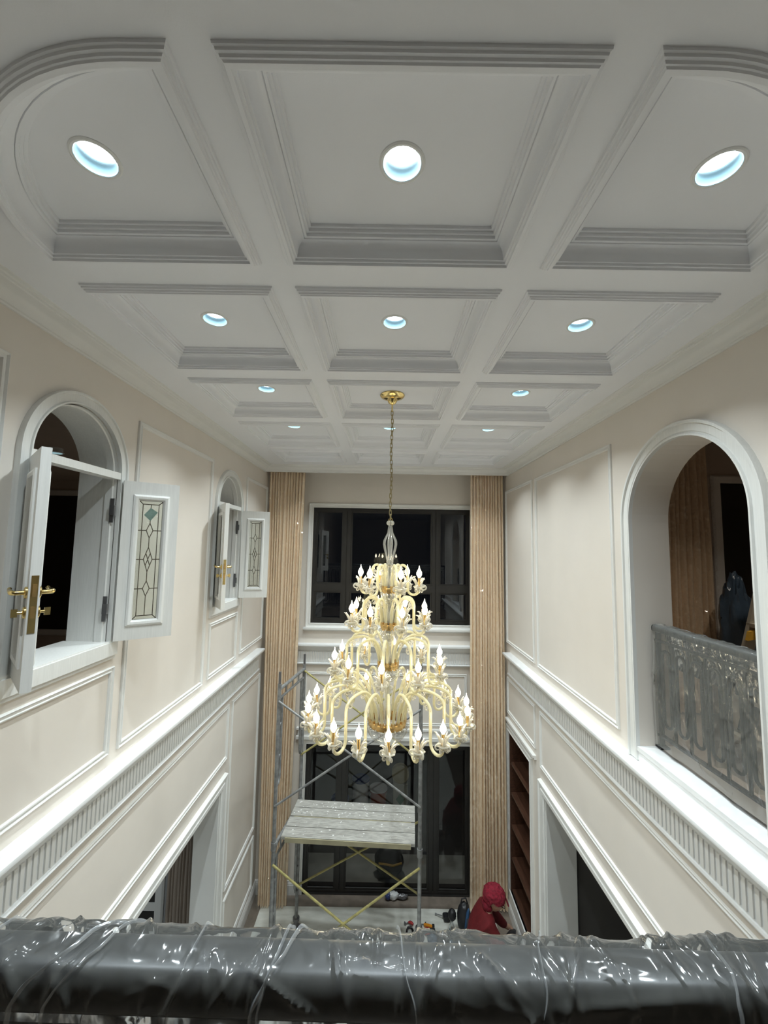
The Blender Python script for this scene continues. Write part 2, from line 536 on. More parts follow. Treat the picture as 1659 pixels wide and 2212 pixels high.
# ------------------------------------------------------------------ STRUCTURE: ledge cornices with fluted frieze
LEDGE = [(0, 3.33), (0.104, 3.33), (0.106, 3.322), (0.104, 3.306), (0.092, 3.300), (0.088, 3.288), (0.066, 3.262), (0.060, 3.250), (0.046, 3.246),
         (0.042, 3.232), (0.030, 3.230), (0.030, 3.066), (0.040, 3.064), (0.044, 3.054), (0.040, 3.044), (0.022, 3.040), (0.016, 3.030), (0, 3.028)]
rib_l = MB().box((0, -0.0105, 0), (0.009, 0.0105, 0.142)).mesh('flute', 'trim_white')
rib_r = MB().box((-0.009, -0.0105, 0), (0, 0.0105, 0.142)).mesh('flute', 'trim_white')
rib_b = MB().box((-0.0105, -0.009, 0), (0.0105, 0, 0.142)).mesh('flute', 'trim_white')
def cornice(name, to3, a0, a1, label):
    b = MB()
    n = len(LEDGE)
    b.add([to3(a0, z, u) for u, z in LEDGE] + [to3(a1, z, u) for u, z in LEDGE],
          [tuple(range(n)), tuple(range(2 * n - 1, n - 1, -1))] + [(i, (i + 1) % n, n + (i + 1) % n, n + i) for i in range(n)])
    return tag(b.build(name, 'ledge_white', smooth=30), label, 'cornice', kind='structure')
t3 = cornice('trim_3', left3, YEDGE, 5.60, 'white ledge with a fluted frieze along the wall of casement windows')
t4 = cornice('trim_4', right3, YEDGE, 5.60, 'white ledge with a fluted frieze below the arched opening')
t5 = cornice('trim_5', back3, -1.25, 1.30, 'white ledge with a fluted frieze between the window and the glass doors')
y = 0.70
while y < 5.5:
    part('flute', rib_l, t3, (XL + 0.029, y, 3.078))
    part('flute', rib_r, t4, (XR - 0.029, y, 3.078))
    y += 0.0355
x = -1.22
while x < 1.28:
    part('flute', rib_b, t5, (x, YB - 0.029, 3.078))
    x += 0.0355

# ------------------------------------------------------------------ STRUCTURE: baseboards
BASE = [(0, 0), (0.022, 0), (0.022, 0.12), (0.018, 0.13), (0.018, 0.145), (0.012, 0.155), (0.012, 0.17), (0, 0.18)]
def baseboard(name, to3, a0, a1, label):
    b = MB(); n = len(BASE)
    b.add([to3(a0, z, u) for u, z in BASE] + [to3(a1, z, u) for u, z in BASE],
          [tuple(range(n)), tuple(range(2 * n - 1, n - 1, -1))] + [(i, (i + 1) % n, n + (i + 1) % n, n + i) for i in range(n)])
    tag(b.build(name, 'trim_white'), label, 'baseboard', kind='structure')
baseboard('baseboard_left', left3, 4.70, YB, 'white baseboard under the tall wall panels')
baseboard('baseboard_right', right3, 4.66, YB, 'white baseboard below the dark shelves')
baseboard('baseboard_back', back3, XL, DB[0] - 0.07, 'short white baseboard beside the glass doors')

# ------------------------------------------------------------------ STRUCTURE: arched casement windows in the left wall
ARCHI = [(0, 0), (0, 0.024), (0.008, 0.024), (0.011, 0.016), (0.050, 0.016), (0.054, 0.026), (0.064, 0.026), (0.067, 0.012), (0.067, 0)]
def arch_path(o, z0):
    ya, yb, _, zs = o
    r, cy = (yb - ya) / 2, (ya + yb) / 2
    return [(ya, z0)] + arc(cy, zs, r, PI, 0, 32) + [(yb, z0)]

def casement(win, hinge, d, w, z0, z1, lock, sticker, facing):
    """one glazed leaf standing open; hinge (x, y), d unit direction from the hinge to the free edge"""
    H, D_ = Vector((hinge[0], hinge[1], 0)), Vector((d[0], d[1], 0)).normalized()
    N = Vector((-D_.y, D_.x, 0))                     # one face normal
    T = 0.036
    P = lambda a, n, z: H + D_ * a + N * n + Vector((0, 0, z))
    st, rl = 0.078, 0.105
    b = MB()
    for a0, a1, za, zb in ((0, st, z0, z1), (w - st, w, z0, z1), (st, w - st, z0, z0 + rl), (st, w - st, z1 - rl, z1)):
        b.obox(P(a0, -T / 2, za), D_ * (a1 - a0), N * T, Vector((0, 0, zb - za)))
    leaf = b.build('casement', 'timber_white', win)
    leaf['label'] = 'white timber casement leaf standing open'
    g0, g1, h0, h1 = st, w - st, z0 + rl, z1 - rl
    for s in (-1, 1):
        prof = [(-0.022, T / 2), (-0.022, T / 2 + 0.007), (-0.010, T / 2 + 0.012), (0.004, T / 2 + 0.009), (0.014, T / 2 - 0.006), (0.014, 0.004)]
        MB().sweep([(g0, h0), (g1, h0), (g1, h1), (g0, h1)], prof, lambda a, z, h: tuple(P(a, s * h, z))).build('glazing_bead', 'timber_white', leaf, smooth=30)
    # leaded light: panes and cames
    g0, g1, h0, h1 = g0 + 0.012, g1 - 0.012, h0 + 0.012, h1 - 0.012
    W_, H_ = g1 - g0, h1 - h0
    cx = (g0 + g1) / 2
    bw = W_ * 0.17
    hz = [h0 + H_ * f for f in (0.255, 0.50, 0.745)]
    dm = [(0.032, 0.048), (0.042, 0.078), (0.032, 0.048)]
    k = W_ / 0.145
    dm = [(a * k * 0.62, c) for a, c in dm]
    i0, i1, j0, j1 = g0 + bw, g1 - bw, h0 + bw, h1 - bw
    lines = [[(i0, j0), (i1, j0), (i1, j1), (i0, j1), (i0, j0)], [(g0, h0), (i0, j0)], [(g1, h0), (i1, j0)], [(g0, h1), (i0, j1)], [(g1, h1), (i1, j1)],
             [(g0, h0), (g1, h0), (g1, h1), (g0, h1), (g0, h0)]]
    panes = [[(g0, h0), (g1, h0), (i1, j0), (i0, j0)], [(g0, h1), (i0, j1), (i1, j1), (g1, h1)]]
    zz = [j0] + [v for z, (a, c) in zip(hz, dm) for v in (z - c, z + c)] + [j1]
    for q in range(0, 8, 2):
        lines.append([(cx, zz[q]), (cx, zz[q + 1])])
    for z, (a, c) in zip(hz, dm):
        lines.append([(cx, z - c), (cx + a, z), (cx, z + c), (cx - a, z), (cx, z - c)])
        lines.append([(g0, z), (cx - a, z)]); lines.append([(cx + a, z), (g1, z)])
    a, c = dm[1]
    lines += [[(cx - a / 2, hz[1] - c / 2), (cx + a / 2, hz[1] + c / 2)], [(cx + a / 2, hz[1] - c / 2), (cx - a / 2, hz[1] + c / 2)]]
    z = hz[1]
    panes += [[(cx, z - c), (cx + a / 2, z - c / 2), (cx, z), (cx - a / 2, z - c / 2)], [(cx, z), (cx + a / 2, z + c / 2), (cx, z + c), (cx - a / 2, z + c / 2)],
              [(cx, z), (cx - a / 2, z - c / 2), (cx - a, z), (cx - a / 2, z + c / 2)], [(cx, z), (cx + a / 2, z + c / 2), (cx + a, z), (cx + a / 2, z - c / 2)]]
    for q in (0, 2):
        a, c = dm[q]; z = hz[q]
        panes.append([(cx, z - c), (cx + a, z), (cx, z + c), (cx - a, z)])
    zs = [h0] + hz + [h1]
    for q in range(4):
        lo, hi = (j0 if q == 0 else zs[q]), (j1 if q == 3 else zs[q + 1])
        panes.append([(g0, h0 if q == 0 else lo), (i0, lo), (i0, hi), (g0, h1 if q == 3 else hi)])
        panes.append([(g1, h0 if q == 0 else lo), (g1, h1 if q == 3 else hi), (i1, hi), (i1, lo)])
        for s, e in ((-1, i0), (1, i1)):
            poly = [(e, lo)]
            if q > 0:
                a, c = dm[q - 1]; poly += [(cx + s * a, lo), (cx, lo + c)]
            else:
                poly += [(cx, lo)]
            if q < 3:
                a, c = dm[q]; poly += [(cx, hi - c), (cx + s * a, hi)]
            else:
                poly += [(cx, hi)]
            poly.append((e, hi))
            panes.append(poly)
    for poly in panes:
        MB().prism(poly, lambda a, z: tuple(P(a, -0.002, z)), lambda a, z: tuple(P(a, 0.002, z))).build('glass_pane', 'leaded_glass', leaf)
    b = MB()
    for ln in lines:
        for (a0, za), (a1, zb) in zip(ln, ln[1:]):
            b.tube([P(a0, 0, za), P(a1, 0, zb)], 0.0028, 6)
    b.build('lead_came', 'lead', leaf)
    if sticker:
        s = facing
        zc, hs = h1 - 0.085, 0.034
        MB().prism([(cx - hs - 0.004, zc - 0.008), (cx + 0.0, zc - 0.045), (cx + hs + 0.006, zc + 0.012), (cx - 0.002, zc + 0.040)],
                   lambda a, z: tuple(P(a, s * 0.004, z)), lambda a, z: tuple(P(a, s * 0.005, z))).build('tape_sticker', 'tape_teal', leaf)['label'] = 'teal square sticker on the glass'
    if lock:
        zl = z0 + 0.345
        MB().obox(P(w, -0.012, zl - 0.115), D_ * 0.002, N * 0.024, Vector((0, 0, 0.23))).build('lock_plate', 'brass', leaf)['label'] = 'brass lock plate on the leaf edge'
        b = MB()
        b.obox(P(w + 0.002, -0.007, zl + 0.03), D_ * 0.008, N * 0.014, Vector((0, 0, 0.05)))
        b.obox(P(w + 0.002, -0.007, zl - 0.055), D_ * 0.004, N * 0.014, Vector((0, 0, 0.045)))
        b.build('lock_bolt', 'gold_leaf', leaf)
        for s in (-1, 1):
            a = w - 0.036
            rose, lev, trn = MB(), MB(), MB()
            rose.tube([P(a, s * T / 2, zl + 0.045), P(a, s * (T / 2 + 0.007), zl + 0.045), P(a, s * (T / 2 + 0.010), zl + 0.045)], [0.024, 0.024, 0.018], 20)
            rose.tube([P(a, s * T / 2, zl - 0.035), P(a, s * (T / 2 + 0.007), zl - 0.035), P(a, s * (T / 2 + 0.010), zl - 0.035)], [0.024, 0.024, 0.018], 20)
            rose.build('handle_rose', 'brass', leaf, smooth=40)
            n1 = T / 2 + 0.046
            lev.tube([P(a, s * (T / 2 + 0.008), zl + 0.045), P(a, s * (n1 - 0.008), zl + 0.045), P(a - 0.003, s * n1, zl + 0.046), P(a - 0.014, s * (n1 + 0.002), zl + 0.047),
                      P(a - 0.05, s * (n1 + 0.002), zl + 0.050), P(a - 0.085, s * (n1 + 0.001), zl + 0.047), P(a - 0.104, s * (n1 - 0.002), zl + 0.054)],
                     [0.009, 0.009, 0.010, 0.010, 0.008, 0.007, 0.008], 10)
            lev.build('lever_handle', 'brass', leaf, smooth=60)
            trn.tube([P(a, s * (T / 2 + 0.008), zl - 0.035), P(a, s * (T / 2 + 0.026), zl - 0.035)], 0.006, 10)
            trn.obox(P(a - 0.004, s * (T / 2 + 0.024), zl - 0.051), D_ * 0.008, N * (s * 0.020), Vector((0, 0, 0.032)))
            trn.build('thumb_turn', 'brass', leaf)
    return leaf

def arched_window(name, o, leaves, label):
    ya, yb, z0, zs = o
    win = empty(name, label, 'window', (XL, (ya + yb) / 2, z0), kind='structure')
    MB().sweep(arch_path(o, z0 - 0.02), ARCHI, left3, closed=False, inward=1).build('architrave', 'timber_white', win, smooth=25)
    b = MB().box((XLO + 0.19, ya + 0.001, zs - 0.03), (XL + 0.018, yb - 0.001, zs + 0.012))
    b.build('transom_bar', 'timber_white', win)
    b = MB().box((XLO - 0.02, ya - 0.0, z0 - 0.03), (XL + 0.02, yb, z0 + 0.003))
    b.box((XL, ya - 0.07, z0 - 0.085), (XL + 0.030, yb + 0.07, z0 - 0.005))
    b.box((XL, ya - 0.07, z0 - 0.11), (XL + 0.016, yb + 0.07, z0 - 0.085))
    b.build('sill', 'timber_white', win)
    # lining of the opening with a rebate line
    lin = [(0.0, 0), (0.0, -0.239), (-0.006, -0.239), (-0.006, -0.07), (-0.014, -0.065), (-0.014, -0.022), (-0.006, -0.018), (-0.006, 0.0)]
    MB().sweep(arch_path(o, z0), [(u, h) for u, h in lin], left3, closed=False, inward=1).build('lining', 'timber_white', win, smooth=20)
    for zz in (z0 + 0.20, z0 + 0.80):
        for yy, s in ((yb - 0.014, -1), (ya + 0.014, 1)):
            h = MB()
            h.box((XL - 0.026, min(yy, yy + s * 0.004), zz - 0.075), (XL - 0.002, max(yy, yy + s * 0.004), zz + 0.075))
            h.box((XL - 0.020, min(yy, yy + s * 0.016), zz - 0.030), (XL + 0.010, max(yy, yy + s * 0.016), zz + 0.030))
            h.build('hinge', 'hinge_grey', win)['label'] = 'dark grey concealed hinge'
    for hinge, d, w, lock, sticker, facing in leaves:
        casement(win, hinge, d, w, z0 + 0.003, zs - 0.032, lock, sticker, facing)
    return win

HX = XL + 0.030
arched_window('window_1', W1, [((HX, 1.886), (0.735, -0.678), 0.325, True, False, 1), ((HX, 2.545), (0.79, 0.613), 0.318, False, True, -1)],
              'arched white casement window nearest the balustrade, leaves open and a teal sticker on its glass')
arched_window('window_2', W2, [((HX, 4.072), (0.55, -0.835), 0.31, True, False, 1), ((HX, 4.70), (0.956, 0.29), 0.31, False, False, -1)],
              'smaller-looking arched white casement window beside the far curtain, leaves open')

# ------------------------------------------------------------------ STRUCTURE: big arch in the right wall
win3 = empty('window_3', 'large open arch with a plastic-wrapped railing across it', 'archway', (XR, 2.35, 3.42), kind='structure')
ARCHR = [(0, 0), (0, 0.026), (0.010, 0.026), (0.014, 0.014), (0.022, 0.014), (0.026, 0.020), (0.068, 0.020), (0.072, 0.032), (0.086, 0.032), (0.090, 0.014), (0.090, 0)]
MB().sweep(arch_path(AR, 3.335), ARCHR, right3, closed=False, inward=1).build('architrave', 'timber_white', win3, smooth=25)
b = MB().box((XR - 0.012, AR[0] - 0.09, 3.331), (XR + 0.002, AR[1] + 0.09, 3.40))
b.box((XR - 0.020, AR[0] - 0.0, 3.395), (XRO + 0.02, AR[1], 3.424))
b.build('sill', 'ledge_white', win3)

# ------------------------------------------------------------------ STRUCTURE: doorways
CASE = [(0, 0), (0, 0.018), (0.010, 0.022), (0.018, 0.016), (0.022, 0.030), (0.060, 0.034), (0.066, 0.026), (0.100, 0.030), (0.110, 0.040), (0.124, 0.040), (0.128, 0.020), (0.130, 0)]
def doorway(name, o, to3, x0, x1, label):
    ya, yb, z0, z1 = o
    d = empty(name, label, 'doorway', (x1, (ya + yb) / 2, 0), kind='structure')
    MB().sweep([(ya, 0), (ya, z1), (yb, z1), (yb, 0)], CASE, to3, closed=False, inward=1).build('casing', 'trim_white', d, smooth=25)
    b = MB()
    b.box((min(x0, x1), ya - 0.001, 0), (max(x0, x1), ya + 0.012, z1)); b.box((min(x0, x1), yb - 0.012, 0), (max(x0, x1), yb + 0.001, z1))
    b.box((min(x0, x1), ya, z1 - 0.012), (max(x0, x1), yb, z1 + 0.001))
    b.build('lining', 'trim_white', d)
    return d
doorway('door_1', DL, left3, XLO - 0.004, XL + 0.002, 'wide white-cased doorway showing a taupe curtain')
doorway('door_2', DR, right3, XRO + 0.05, XR - 0.002, 'wide white-cased doorway into a dark room beside the shelves')

# ------------------------------------------------------------------ STRUCTURE: back window and glass doors
def glazed(name, rect, cols, rows, label, casing, sill):
    """cols / rows: list of (centre, width) of bars; black frame with separate panes"""
    xa, xb, za, zb = rect
    w = empty(name, label, 'window', ((xa + xb) / 2, YB, za), kind='structure')
    y0, y1 = YB + 0.02, YB + 0.08
    fw = 0.045
    b = MB()
    b.box((xa, y0, za), (xa + fw, y1, zb)); b.box((xb - fw, y0, za), (xb, y1, zb))
    b.box((xa + fw, y0, za), (xb - fw, y1, za + fw)); b.box((xa + fw, y0, zb - fw), (xb - fw, y1, zb))
    b.build('frame', 'frame_black', w)
    for cx, cw in cols:
        b = MB().box((cx - cw / 2, y0, za + fw), (cx - 0.006, y1, zb - fw))
        b.box((cx + 0.006, y0, za + fw), (cx + cw / 2, y1, zb - fw))
        b.box((cx - 0.006, y0 + 0.012, za + fw), (cx + 0.006, y1, zb - fw))
        b.build('mullion', 'frame_black', w)
    xe_ = [xa + fw] + [v for c, cw in cols for v in (c - cw / 2, c + cw / 2)] + [xb - fw]
    ze_ = [za + fw] + [v for c, cw in rows for v in (c - cw / 2, c + cw / 2)] + [zb - fw]
    for i in range(0, len(xe_), 2):
        for c, cw in rows:
            MB().box((xe_[i], y0, c - cw / 2), (xe_[i + 1], y1, c + cw / 2)).build('transom', 'frame_black', w)
        for j in range(0, len(ze_), 2):
            MB().box((xe_[i] - 0.004, y0 + 0.025, ze_[j] - 0.004), (xe_[i + 1] + 0.004, y0 + 0.031, ze_[j + 1] + 0.004)).build('glass_pane', 'window_glass' if sill else 'door_glass', w)
            MB().sweep([(xe_[i], ze_[j]), (xe_[i + 1], ze_[j]), (xe_[i + 1], ze_[j + 1]), (xe_[i], ze_[j + 1])], [(0, 0.0), (0, 0.012), (0.022, 0.012), (0.026, 0.0)],
                       lambda a, z, h: (a, y0 + 0.024 - h, z)).build('sash', 'frame_black', w)
    prof = [(0, -0.02), (0, 0.012), (0.014, 0.016), (0.020, 0.010), (0.045, 0.012), (0.050, 0.022), (0.062, 0.022), (0.064, 0)]
    if casing == 'full':
        MB().sweep([(xa, za), (xb, za), (xb, zb), (xa, zb)], prof, back3, inward=-1).build('architrave', 'trim_white', w, smooth=25)
    else:
        MB().sweep([(xa, za), (xa, zb), (xb, zb), (xb, za)], [(u * 1.25, h) for u, h in prof], back3, closed=False, inward=1).build('architrave', 'trim_white', w, smooth=25)
        b = MB().box((xa - 0.14, YB - 0.05, zb + 0.075), (xb + 0.14, YB, zb + 0.115))
        b.box((xa - 0.12, YB - 0.03, zb + 0.115), (xb + 0.12, YB, zb + 0.20)); b.box((xa - 0.14, YB - 0.045, zb + 0.20), (xb + 0.14, YB, zb + 0.225))
        b.build('head_moulding', 'trim_white', w)
    if sill:
        b = MB().box((xa - 0.09, YB - 0.055, za - 0.085), (xb + 0.09, YB, za - 0.060))
        b.box((xa - 0.08, YB - 0.035, za - 0.105), (xb + 0.08, YB, za - 0.085))
        b.build('sill', 'trim_white', w)
    return w
glazed('window_4', WB, [(-0.545, 0.11), (0.752, 0.10)], [(4.108, 0.10)], 'wide black-framed window of six panes high behind the chandelier', 'full', True)
glazed('door_3', DB, [(-0.535, 0.12), (0.74, 0.12)], [], 'black-framed glass doors behind the scaffold', 'open', False)
tag(MB().box((DB[0], YB - 0.0, -0.0), (DB[1], YB + 0.2, 0.012)).build('trim_6', 'frame_black'), 'black sill under the glass doors', 'threshold', kind='structure')

# outside terrace
tag(MB().box((-3, YB + 0.2, -0.14), (3, 6.75, -0.03)).build('floor_terrace', 'terrace'), 'pale terrace slab outside the glass doors', 'terrace', kind='structure')
tag(MB().box((-4, 6.75, -0.14), (4, 11, -0.04)).build('ground', 'wall_dark'), 'dark ground beyond the terrace slab', 'ground', kind='structure')

# ------------------------------------------------------------------ STRUCTURE: neighbouring rooms seen through the openings
def room(key, x0, x1, y0, y1, z0, z1, mat, what, skip):
    t = 0.05
    faces = [('wall', 'side wall', (x0 - t, y0, z0), (x0, y1, z1)) if 'l' not in skip else ('wall', 'side wall', (x1, y0, z0), (x1 + t, y1, z1)),
             ('wall', 'near end wall', (x0, y0 - t, z0), (x1, y0, z1)), ('wall', 'far end wall', (x0, y1, z0), (x1, y1 + t, z1)),
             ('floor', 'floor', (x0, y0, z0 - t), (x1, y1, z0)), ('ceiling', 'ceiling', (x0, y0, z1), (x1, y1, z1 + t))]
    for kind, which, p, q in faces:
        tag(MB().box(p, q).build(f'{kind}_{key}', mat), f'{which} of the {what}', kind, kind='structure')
room('window_side_room', -6.0, XLO - 0.001, 0.2, 6.0, ZF2, 5.60, 'wall_room', 'dim brown room seen through the casement windows', 'r')
room('arch_side_room', XRO + 0.001, 5.5, 0.2, 4.45, ZF2, 6.0, 'wall_room', 'dim room seen through the large arch', 'l')
room('curtain_room', -5.0, XLO - 0.005, 1.0, 5.05, 0.0, 2.75, 'wall_grey', 'room seen through the doorway with the taupe curtain', 'r')
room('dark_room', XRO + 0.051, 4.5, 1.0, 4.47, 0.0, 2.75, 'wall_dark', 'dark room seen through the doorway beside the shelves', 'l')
def far_window(name, x0, x1, z0, z1, y, label, bars=()):
    w = empty(name, label, 'window', ((x0 + x1) / 2, y, z0), kind='structure')
    MB().box((x0, y - 0.012, z0), (x1, y - 0.006, z1)).build('glass_pane', 'frame_black', w)
    MB().sweep([(x0, z0), (x1, z0), (x1, z1), (x0, z1)], [(0, 0), (0, 0.03), (0.07, 0.03), (0.09, 0.012), (0.09, 0)], lambda a, z, h: (a, y - h, z), inward=-1).build('architrave', 'trim_white', w)
    for za, zb in bars:
        MB().box((x0, y - 0.03, za), (x1, y - 0.013, zb)).build('rail', 'trim_white', w)
far_window('window_5', -5.75, -4.2, 3.45, 5.385, 5.998, 'tall black window in the dim brown room')
far_window('window_6', 3.668, 5.0, 3.3, 5.465, 4.448, 'tall black window beyond the large arch')
far_window('window_7', -4.2, -2.55, 0.30, 2.2, 5.048, 'black window with white rails beside the taupe curtain', [(0.53, 0.61)])

# ------------------------------------------------------------------ THINGS: recessed downlights
ring_m = MB().lathe([(0.058, 0.002), (0.060, -0.004), (0.066, -0.005), (0.071, -0.002), (0.072, 0.001)], seg=40).mesh('trim_ring', 'trim_white', 40)
refl_m = MB().lathe([(0.0585, -0.003), (0.056, 0.004), (0.049, 0.018), (0.044, 0.026), (0.042, 0.034)], seg=40).mesh('reflector', 'reflector_white', 60)
lens_m = MB().lathe([(0.0005, 0.031), (0.030, 0.031), (0.0425, 0.0325)], seg=32).mesh('lens', 'lens_glow', 60)
can_m = MB().lathe([(0.0005, 0.06), (0.0605, 0.06), (0.0605, 0.0)], seg=32).mesh('housing', 'trim_white')
ROWN = ['nearest', 'second', 'third', 'fourth', 'farthest']
def downlight(x, y, z, label, watts, group='recessed ceiling downlights', warm=None):
    d = empty('downlight', label, 'downlight', (x, y, z), group=group)
    for n, me in (('trim_ring', ring_m), ('reflector', refl_m), ('lens', lens_m), ('housing', can_m)):
        part(n, me, d)
    ld = bpy.data.lights.new('downlight_lamp', 'AREA')
    ld.shape = 'DISK'; ld.size = 0.074; ld.energy = watts; ld.color = (0.86, 0.965, 1.0); ld.spread = math.radians(112)
    if warm: ld.color = warm
    lo = bpy.data.objects.new('downlight_lamp', ld)
    C.objects.link(lo); lo.parent = d; lo.location = (0, 0, 0.029)
for j in range(5):
    for i in range(3):
        if (j, i) == (2, 1): continue
        side = ['window-side', 'middle', 'arch-side'][i]
        downlight(LX[i], LY[j], ZC, f'round lit downlight in the {side} coffer of the {ROWN[j]} ceiling row', DOWNLIGHT_W)
downlight(-3.18, 3.855, 5.555, 'round lit downlight in the dim room behind the near casement window', 1.6, group='downlight of the next room', warm=(1.0, 0.86, 0.70))
downlight(3.0, 2.7, 5.955, 'lit downlight in the room beyond the large arch', 5.5, group='downlight beyond the arch', warm=(1.0, 0.90, 0.76))
downlight(-3.0, 3.7, 2.705, 'lit downlight in the lower room with the taupe curtain', 6.0, group='downlight of the lower room')

# ------------------------------------------------------------------ THING: chandelier
CHX, CHY = 0.045, 3.085
def bez(p0, p1, p2, p3, n):
    out = []
    for i in range(n + 1):
        t = i / n; s = 1 - t
        out.append(tuple(s ** 3 * a + 3 * s * s * t * b_ + 3 * s * t * t * c + t ** 3 * d for a, b_, c, d in zip(p0, p1, p2, p3)))
    return out

def curl_pts(r0, turns, lift, start=0.0, n=22):
    """flat spiral in the r-z plane starting at the origin"""
    pts = []
    for i in range(n + 1):
        t = i / n
        a = start + turns * 2 * PI * t
        r = r0 * (1 - 0.72 * t)
        pts.append((r0 * math.cos(start) - r * math.cos(a), 0.0, r * math.sin(a) - r0 * math.sin(start) + lift * t))
    return pts

def turn(pts, a, o=(0, 0, 0)):
    ca, sa = math.cos(a), math.sin(a)
    return [(o[0] + x * ca - y * sa, o[1] + x * sa + y * ca, o[2] + z) for x, y, z in pts]

bulb_m = MB().lathe([(0.0005, -0.006), (0.008, -0.004), (0.012, 0.004), (0.0185, 0.016), (0.0205, 0.026), (0.0185, 0.037), (0.0125, 0.049), (0.0060, 0.060), (0.0026, 0.072), (0.0010, 0.084)], seg=12).mesh('bulb', 'bulb_glow', 80)
slv_m = MB().lathe([(0.0135, -0.070), (0.0135, -0.062), (0.0100, -0.058), (0.0095, -0.012), (0.0105, -0.006), (0.0085, -0.002), (0.0005, -0.002)], seg=12).mesh('candle_sleeve', 'gold_leaf', 40)
cup_m = MB().lathe([(0.008, -0.108), (0.014, -0.100), (0.010, -0.092), (0.020, -0.084), (0.036, -0.076), (0.042, -0.068), (0.040, -0.066), (0.018, -0.074), (0.012, -0.072)], seg=18, ribs=6, amp=0.08).mesh('bobeche', 'curl_glass', 60)
b = MB()
for k in range(6):
    a = k * PI / 3 + 0.2
    if k % 2 == 0:   # scroll curls rolled outward and down
        p = turn([(0.014 + x, y, z - 0.062) for x, y, z in curl_pts(0.021, 1.3, 0.0, start=0.9)], a)
        b.tube(p, [0.0056 * (1 - 0.35 * i / 22) for i in range(23)], 6)
        p = turn([(0.016 + x * 0.8, y, z - 0.088) for x, y, z in curl_pts(0.013, 1.1, -0.004, start=1.2)], a + 0.5)
        b.tube(p, 0.0044, 6)
    else:            # upright leaves leaning outward
        p = turn([(0.012, 0, -0.070), (0.020, 0, -0.046), (0.031, 0, -0.024), (0.046, 0, -0.010), (0.056, 0, -0.010)], a)
        b.tube(p, [0.005, 0.007, 0.007, 0.005, 0.003], 6)
        p = turn([(0.012, 0, -0.070), (0.018, 0, -0.040), (0.026, 0, -0.020), (0.036, 0, -0.002)], a + 0.45)
        b.tube(p, [0.005, 0.0065, 0.005, 0.003], 6)
curl_m = b.mesh('curl', 'curl_glass', 80)

ch = empty('chandelier', 'tall cream glass chandelier of four candle tiers hanging on a brass chain', 'chandelier', (CHX, CHY, 3.2))
def L3(x, y, z): return (x, y, z - 3.2)       # world height to chandelier-local
# ceiling canopy and chain
part('ceiling_canopy', MB().lathe([(r, z - 3.2) for r, z in ((0.094, ZC), (0.096, ZC - 0.008), (0.086, ZC - 0.020), (0.060, ZC - 0.032), (0.040, ZC - 0.036), (0.036, ZC - 0.052), (0.028, ZC - 0.066), (0.014, ZC - 0.076), (0.006, ZC - 0.080), (0.0055, ZC - 0.135), (0.0005, ZC - 0.135))], seg=40).mesh('ceiling_canopy', 'brass', 35), ch)['label'] = 'brass ceiling canopy'
def link_mesh():
    h, w = 0.021, 0.0085
    pts = [(w * math.cos(a), 0, (h - w) * (1 if math.sin(a) >= 0 else -1) + w * math.sin(a)) for a in [2 * PI * (i + 0.5) / 16 for i in range(16)]]
    return MB().tube(pts, 0.0030, 6, closed=True).mesh('chain_link', 'chain_brass', 80)
lk = link_mesh()
zt, zb_ = ZC - 0.128, 4.915
nl = 26
for i in range(nl):
    z = zt + (zb_ - zt) * (i + 0.5) / nl
    part('chain_link', lk, ch, L3(0.003 * math.sin(i * 0.5), 0.003 * math.cos(i * 0.37), z), rz=(i % 2) * PI / 2 + 0.4)
MB_hook = MB().tube([(0.0, 0, 4.93), (0.012, 0, 4.915), (0.014, 0, 4.895), (0.0, 0, 4.872), (-0.014, 0, 4.895), (-0.010, 0, 4.918)], 0.0035, 8)
MB_hook.v = [L3(*v) for v in MB_hook.v]
part('hook', MB_hook.mesh('hook', 'brass', 60), ch)
# central column: open vase of glass ribs, stem, cups and rings
b = MB()
for k in range(10):
    a = 2 * PI * k / 10
    pr = [(0.010, 4.862), (0.015, 4.835), (0.017, 4.812), (0.030, 4.785), (0.046, 4.752), (0.049, 4.725), (0.042, 4.690), (0.030, 4.645), (0.022, 4.610), (0.014, 4.590)]
    b.tube([(r * math.cos(a), r * math.sin(a), z - 3.2) for r, z in pr], 0.0052, 6)
part('vase_ribs', b.mesh('vase_ribs', 'clear_glass', 80), ch)['label'] = 'clear glass ribs forming an open vase'
b = MB()
for k in range(6):
    a = 2 * PI * k / 6
    part('finial_curl', MB().tube(turn([(0.012 + x, y, z + 4.862 - 3.2) for x, y, z in curl_pts(0.021, 1.3, 0, start=-1.6)], a), 0.0062, 6).mesh('finial_curl', 'curl_glass', 80), ch)
    part('collar_curl', MB().tube(turn([(0.012 + x, y, z + 4.575 - 3.2) for x, y, z in curl_pts(0.018, 1.3, 0, start=-1.6)], a + 0.3), 0.0062, 6).mesh('collar_curl', 'curl_glass', 80), ch)
stem = [(0.006, 4.88), (0.009, 4.86), (0.007, 4.60), (0.018, 4.585), (0.034, 4.575), (0.018, 4.562), (0.014, 4.55), (0.017, 4.50), (0.013, 4.42), (0.016, 4.30), (0.012, 4.28), (0.014, 4.10), (0.020, 4.02), (0.013, 3.98), (0.014, 3.75), (0.022, 3.68), (0.015, 3.62), (0.016, 3.42), (0.0005, 3.40)]
part('stem', MB().lathe([(r, z - 3.2) for r, z in stem], seg=16).mesh('stem', 'clear_glass', 60), ch)

